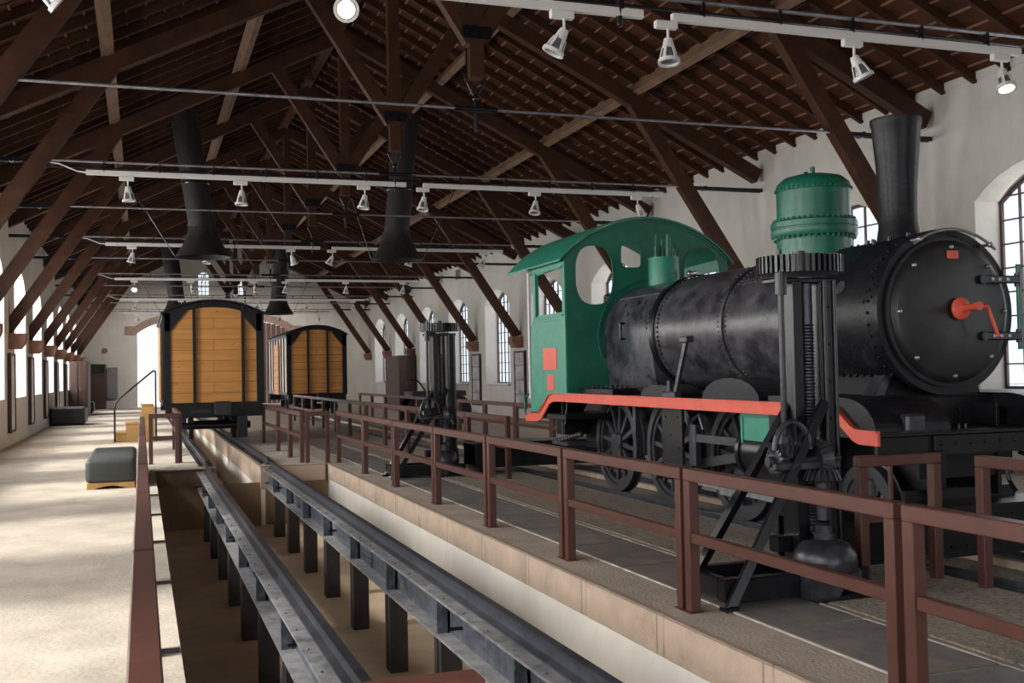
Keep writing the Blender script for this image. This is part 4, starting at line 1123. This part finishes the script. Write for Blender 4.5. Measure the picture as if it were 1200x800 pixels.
# ================================================================== SCREW JACKS
def make_jack():
    t = thing('screw_jack', (0, 0, 0), '', 'screw jack')
    # base
    b = MB(); b.bevbox(-.92, .30, -.30, -.20, .03, .20, .01); b.bevbox(-.92, .30, .22, .32, .03, .20, .01); b.bevbox(-.25, .38, -.42, .32, .0, .04, .01); b.bevbox(-.92, -.84, -.20, .22, .05, .2, .01); b.bevbox(-.3, .26, -.02, .10, .30, .42, .01)
    b.build('base_frame', M['iron'], t)
    b = MB(); b.lathe([(.22, .20), (.235, .24), (.225, .32), (.17, .39), (.075, .42), (.075, .46), (.06, .46), (.06, .52), (0, .52)], (-.03, -.22, 0), n=32)
    b.prism([(-.30, .03), (-.08, -.0), (-.02, .08), (-.02, .27), (-.30, .27)], -.42, -.16, 'Y'); b.bevbox(.04, .2, -.38, -.1, .04, .22, .04)
    b.build('gear_housing', M['irongrey'], t)
    # columns: two channels either side of the screw
    b = MB()
    for x0, x1 in ((-.165, -.085), (.08, .21)):
        b.bevbox(x0, x1, -.10, -.08, .1, 2.33, .002); b.bevbox(x0, x0+.02, -.08, .08, .1, 2.33, .002); b.bevbox(x1-.02, x1, -.08, .08, .1, 2.33, .002); b.bevbox(x0, x1, .08, .10, .1, 2.33, .002)
    b.cyl((.10, -.115, .1), (.10, -.115, 2.33), .018, n=12); b.cyl((.195, -.105, .1), (.195, -.105, 2.33), .016, n=10)
    for i in range(7): b.ball((.145, -.105, .45+.28*i), .012, 6, 4)
    b.build('column', M['iron'], t)
    b = MB(); b.cyl((.0, -.02, .45), (.0, -.02, 2.36), .05, n=20)
    for i in range(62):
        z = .50+.0245*i; b.lathe([(.05, -.007), (.062, 0), (.05, .007)], (.0, -.02, z), n=18)
    b.build('lifting_screw', M['irongrey'], t)
    # crown
    b = MB(); b.bevbox(-.30, .23, -.10, .10, 2.31, 2.35, .01); b.cyl((-.28, -.12, 2.22), (-.28, -.12, 2.36), .045, n=16); b.build('crown', M['iron'], t)
    b = MB(); n = 44; R1, R2 = .285, .318
    b.lathe([(.0, 2.385), (R1, 2.385), (R1, 2.515), (.24, 2.515), (.24, 2.45), (.05, 2.45), (.05, 2.56), (0, 2.56)], (-.03, 0, 0), n=44)
    for i in range(n):
        a = 2*PI*i/n; d = Vector((math.cos(a), math.sin(a), 0)); p = Vector((-.03, 0, 2.45))+d*((R1+R2)/2)
        b.bar(p-Vector((0, 0, .065)), p+Vector((0, 0, .065)), .022, R2-R1+.01, d)
    b.cyl((-.27, -.1, 2.51), (-.27, -.1, 2.56), .02, n=8)
    b.build('crown_gear', M['iron'], t)
    # drive shaft with bevel gears
    b = MB(); b.cyl((-.28, -.12, 1.12), (-.28, -.12, 2.40), .023, n=12); b.cyl((-.28, -.12, 2.22), (-.28, -.12, 2.38), .042, n=12); b.build('drive_shaft', M['iron'], t)
    def bevel(c, ax, r, flip, n=18):
        g = MB(); c = Vector(c); ax = Vector(ax)
        g.cyl(c, c+ax*.07, r, r*.7, 24)
        u = ax.orthogonal().normalized(); v = ax.cross(u)
        for i in range(n):
            a = 2*PI*i/n; d = u*math.cos(a)+v*math.sin(a); g.bar(c+d*r, c+d*r*.72+ax*.075, .02, .03, d)
        g.cyl(c-ax*.05, c, r*.4, n=14)
        return g
    bevel((-.28, -.12, 1.12), (0, 0, -1), .12, 1).build('bevel_gear', M['irongrey'], t)
    bevel((-.38, -.12, .99), (1, 0, 0), .10, 1).build('bevel_gear', M['irongrey'], t)
    bevel((.02, -.17, 1.0), (-1, 0, 0), .13, 1).build('bevel_gear', M['irongrey'], t)
    bevel((.0, -.17, .84), (0, 0, 1), .13, 1).build('bevel_gear', M['irongrey'], t)
    b = MB(); b.cyl((-.42, -.15, .99), (.16, -.17, 1.0), .025, n=12); b.cyl((.0, -.17, .55), (.0, -.17, .86), .05, n=16)
    b.build('cross_shaft', M['irongrey'], t)
    b = MB(); pts = []
    for i in range(13):
        a = PI*i/12; pts.append((-.27+.15*math.cos(a), -.2, 1.08+.20*math.sin(a)))
    b.tube(pts, .022, 8); b.bevbox(-.45, .12, -.24, -.20, .93, .99, .01)
    b.build('gear_bracket', M['irongrey'], t)
    for dy in (-.36, .27):
        b = MB(); top = (.05 if dy < 0 else -.12, -.16 if dy < 0 else .0, 1.42); b.bar((-.92, dy, .0), top, .03, .07, (1, 0, .5)); b.bar((-.955, dy, .0), (top[0]-.035, top[1], top[2]), .06, .014, (1, 0, .5))
        b.bevbox(-.98, -.86, dy-.04, dy+.04, 0, .03, .005)
        b.build('stay', M['iron'], t)
    return t
j0 = make_jack(); j0.location = (4.76, 6.92, 0.01)
tag(j0, 'large black screw jack with toothed crown gear standing before the engine smokebox', 'screw jack', 'screw jacks')
copy_tree(j0, (4.73, 17.2, 0.01), 'black screw jack standing behind the engine cab, farther from the camera')
def beam(y0, y1, x0, x1, label):
    t = thing('lifting_beam', ((x0+x1)/2, (y0+y1)/2, 0), label, 'lifting beam')
    b = MB(); b.bevbox(x0, x1, y0, y0+.02, .14, .52, .003); b.bevbox(x0, x1, y1-.02, y1, .14, .52, .003); b.box(x0, x1, y0-.03, y1+.03, .50, .53); b.box(x0, x1, y0-.03, y1+.03, .12, .145)
    for i in range(int((x1-x0)/.16)): b.ball((x0+.1+.16*i, y0-.004, .44), .014, 6, 4); b.ball((x0+.1+.16*i, y0-.004, .2), .014, 6, 4)
    b.build('web_and_flanges', M['black'], t)
    b = MB()
    for x in (x0+.2, x1-.2): b.bevbox(x-.12, x+.12, y0+.03, y1-.03, .0, .12, .01)
    b.build('packing_block', M['iron'], t)
beam(7.10, 7.50, 4.85, 9.0, 'black riveted lifting beam lying across under the engine front')
beam(16.9, 17.6, 5.2, 8.3, 'black lifting beam lying across the track behind the cab')

# ================================================================== WAGONS
def wagon(cx, y0, y1, zf, zs_, zt_, label, pm, posts, sidewhite=False):
    t = thing('goods_wagon', (cx, (y0+y1)/2, 0), label, 'goods wagon')
    W = 1.18; x0, x1 = cx-W, cx+W
    h = zt_-zs_; R = (W*W+h*h)/(2*h); a = math.asin(W/R)
    def arc(r, n=16, k=1.0): return [(cx+(R+r)*math.sin(k*a-2*k*a*i/n), zt_-R+(R+r)*math.cos(k*a-2*k*a*i/n)) for i in range(n+1)]
    MB().prism([(x0+.03, zf), (x1-.03, zf)]+[(p[0]*.98+cx*.02, p[1]-.05) for p in arc(0)], y0+.06, y0+.10, 'Y').build('end_boards', pm, t)
    MB().prism([(x0+.03, zf), (x1-.03, zf)]+[(p[0]*.98+cx*.02, p[1]-.05) for p in arc(0)], y1-.10, y1-.06, 'Y').build('end_boards', pm, t)
    for yy in (y0, y1-.06):
        b = MB()
        for xa, xb in ((x0, x0+.15), (x1-.15, x1)): b.bevbox(xa, xb, yy, yy+.059, zf-.02, zs_+.02, .004)
        for px in posts: b.bevbox(cx+px-.035, cx+px+.035, yy-.05, yy+.055, zf-.28, zs_+h*.75, .004)
        # corner gussets and arched head
        for s_ in (-1, 1):
            xe = cx+s_*(W-.02); b.prism([(xe, zs_-.42), (xe-s_*.14, zs_-.42), (xe-s_*.52, zs_+.08), (xe-s_*.5, zs_+.16), (xe, zs_+.02)], yy+.0, yy+.058, 'Y')
        ar = arc(-.01)
        for p, q in zip(ar[:-1], ar[1:]): b.bar((p[0], yy+.03, p[1]-.05), (q[0], yy+.03, q[1]-.05), .058, .13, ext=.01)
        b.build('end_framing', M['black'], t)
    # sides
    for s_ in (-1, 1):
        xa, xb = sorted((cx+s_*(W-.05), cx+s_*(W-.01)))
        MB().box(xa, xb, y0+.06, y1-.06, zf, zs_).build('side_boards', M['sidepale'] if sidewhite or s_ < 0 else pm, t)
        b = MB(); xo = cx+s_*(W+.01)
        n = 7
        for i in range(n+1):
            yy = y0+.05+(y1-y0-.1)*i/n; b.bar((xo, yy, zf-.05), (xo, yy, zs_), .09, .05, (1, 0, 0))
        b.bar((xo, y0, zf), (xo, y1, zf), .05, .12); b.bar((xo, y0, zs_-.04), (xo, y1, zs_-.04), .05, .10)
        b.build('side_framing', M['black'], t)
        b = MB(); ym = (y0+y1)/2; b.bar((cx+s_*(W+.05), ym-.8, zf+1.0), (cx+s_*(W+.05), ym+.8, zf+1.0), .03, (zs_-zf)*.9); b.build('sliding_door', pm, t)
    # roof
    b = MB(); A = arc(.02, 20, 1.05); Bk = arc(.06, 20, 1.05); m_ = len(A)
    for yy in (y0-.10, y1+.10): b.add([(p[0], yy, p[1]) for p in A]+[(p[0], yy, p[1]) for p in Bk], [(i, i+1, m_+i+1, m_+i) for i in range(m_-1)])
    for Q in (A, Bk): b.add([(p[0], y0-.10, p[1]) for p in Q]+[(p[0], y1+.10, p[1]) for p in Q], [(i, i+1, m_+i+1, m_+i) for i in range(m_-1)], True)
    for e in (0, -1): b.add([(A[e][0], y0-.1, A[e][1]), (A[e][0], y1+.1, A[e][1]), (Bk[e][0], y1+.1, Bk[e][1]), (Bk[e][0], y0-.1, Bk[e][1])], [(0, 1, 2, 3)])
    b.build('roof', M['black'], t)
    # underframe
    b = MB(); b.bevbox(x0+.02, x1-.02, y0-.02, y0+.10, zf-.36, zf-.02, .006); b.bevbox(x0+.02, x1-.02, y1-.10, y1+.02, zf-.36, zf-.02, .006)
    for xx in (cx-.62, cx+.62): b.bevbox(xx-.05, xx+.05, y0+.1, y1-.1, zf-.30, zf-.02, .006)
    b.box(x0+.03, x1-.03, y0+.05, y1-.05, zf-.04, zf); b.build('underframe', M['black'], t)
    b = MB(); b.bevbox(cx-.02, cx+.40, y0-.22, y0-.0, zf-.34, zf+.02, .03); b.box(cx-.55, cx-.1, y0-.06, y0-.02, zf-.25, zf-.18); b.build('coupler_box', M['iron'], t)
    for yy in (y0+1.1, y1-1.1):
        for xx in (cx-.53, cx+.53):
            b = MB(); b.lathe([(0, -.05), (.12, -.06), (.13, -.02), (.32, -.02), (.34, -.055), (.40, -.055), (.40, .03), (.43, .03), (.43, .055), (0, .055)], (xx, yy, .145+.41), 'X', 32)
            b.build('wheel', M['rim'], t)
            b = MB(); s_ = -1 if xx < cx else 1; b.bevbox(min(xx+s_*.1, xx+s_*.28), max(xx+s_*.1, xx+s_*.28), yy-.16, yy+.16, .40, .72, .02); b.bar((xx+s_*.18, yy-.5, zf-.36), (xx+s_*.18, yy, .74), .08, .03); b.bar((xx+s_*.18, yy+.5, zf-.36), (xx+s_*.18, yy, .74), .08, .03)
            b.build('axle_box', M['iron'], t)
        MB().cyl((cx-.6, yy, .555), (cx+.6, yy, .555), .055, n=12).build('axle', M['iron'], t)
    b = MB(); b.cyl((cx-.9, y0+.5, .5), (cx+.9, y0+.5, .5), .09, n=14); b.bevbox(cx+.55, cx+.8, y0+.1, y0+.3, .2, zf-.34, .01); b.build('brake_gear', M['iron'], t)
    return t
wagon(1.70, 27.4, 34.5, 1.09, 3.28, 3.58, 'nearer goods wagon with varnished orange plank end in a black frame', M['plank'], (-.47, .70))
wg2 = wagon(6.70, 43.3, 50.0, 1.06, 3.42, 3.76, 'farther goods wagon with dark pine end and pale side, beyond the railings', M['plank2'], (-.36, .42), True)

wg2.location.z = -.072
# ================================================================== SMALL THINGS, LEFT AISLE
t = thing('ottoman', (-.47, 19.3, 0), 'grey padded ottoman bench with curved pine base in the left aisle', 'ottoman')
import bmesh
OX0, OX1, OY0, OY1 = -.84, -.10, 17.8, 20.9
def rounded(x0, x1, y0, y1, z0, z1, r, name, m, parent):
    me = bpy.data.meshes.new(name); bm = bmesh.new(); off = parent_origin(parent)
    bmesh.ops.create_cube(bm, size=1)
    for v in bm.verts: v.co = Vector(((x0+x1)/2+v.co.x*(x1-x0), (y0+y1)/2+v.co.y*(y1-y0), (z0+z1)/2+v.co.z*(z1-z0)))-off
    bmesh.ops.bevel(bm, geom=bm.edges[:]+bm.verts[:], offset=r, segments=5, affect='EDGES', profile=.5)
    bm.to_mesh(me); bm.free(); me.materials.append(m); me.polygons.foreach_set('use_smooth', [True]*len(me.polygons))
    o = bpy.data.objects.new(name, me); COL.objects.link(o); o.parent = parent; return o
rounded(OX0, OX1, OY0, OY1, .09, .47, .08, 'cushion', M['fabric'], t)
b = MB(); n = 14; pts = [(OX0+.02, .10), (OX0+.02, 0), (OX0+.12, 0)]
for i in range(n+1): pts.append((OX0+.12+(OX1-OX0-.24)*i/n, .05*math.sin(PI*i/n)))
pts += [(OX1-.02, 0), (OX1-.02, .10)]
b.prism(pts, OY0+.02, OY0+.06, 'Y'); b.prism(pts, OY1-.06, OY1-.02, 'Y'); b.box(OX0+.02, OX0+.05, OY0+.06, OY1-.06, .0, .10); b.box(OX1-.05, OX1-.02, OY0+.06, OY1-.06, 0, .1)
b.build('base', M['pine'], t)
# wooden steps with handrail
t = thing('wooden_steps', (-.3, 31.5, 0), 'light pine steps up to the near wagon, beside its left side', 'steps')
for i, (xa, h_) in enumerate(((-.68, .25), (-.42, .50), (-.02, 1.0))):
    xb = (-.42, -.08, .32)[i]
    b = MB(); b.bevbox(xa, xb, 31.0, 32.3, 0, h_-.03, .008); b.bevbox(xa-.02, xb, 30.98, 32.32, h_-.03, h_, .006); b.build('step', M['pine'], t)
t = thing('step_handrail', (-.6, 31.0, 0), 'black tube handrail rising beside the pine steps', 'handrail')
b = MB(); b.tube([(-.70, 30.9, 0), (-.70, 30.9, .92), (-.67, 30.9, 1.06), (-.58, 30.9, 1.18), (.30, 30.9, 1.92), (.36, 30.9, 1.90), (.36, 30.9, .05)], .025, 8); b.build('tube', M['iron'], t)
MB().box(-.75, -.65, 30.85, 30.95, 0, .012).box(.31, .41, 30.85, 30.95, 0.0, .012).build('foot_plate', M['iron'], t)
# small hand trolley beside the far wagon
t = thing('track_trolley', (8.9, 33.5, 0), 'low black trolley with a curved handle beyond the farther wagon', 'trolley')
b = MB(); b.bevbox(8.2, 10.0, 33.4, 34.6, .95, 1.12, .02); b.build('deck', M['blackpanel'], t)
b = MB(); pts = []
for i in range(9): pts.append((8.3+.35*i/8, 33.5, 1.12+.38*math.sin(PI/2*(1-i/8))))
b.tube([(8.1, 33.5, 1.5)]+pts, .03, 8); b.build('curved_handle', M['iron'], t)
for xx in (8.5, 9.7):
    MB().cyl((xx, 33.42, .5), (xx, 33.50, .5), .48, n=24).build('wheel', M['iron'], t)
    MB().cyl((xx, 34.50, .5), (xx, 34.58, .5), .48, n=24).build('wheel', M['iron'], t)
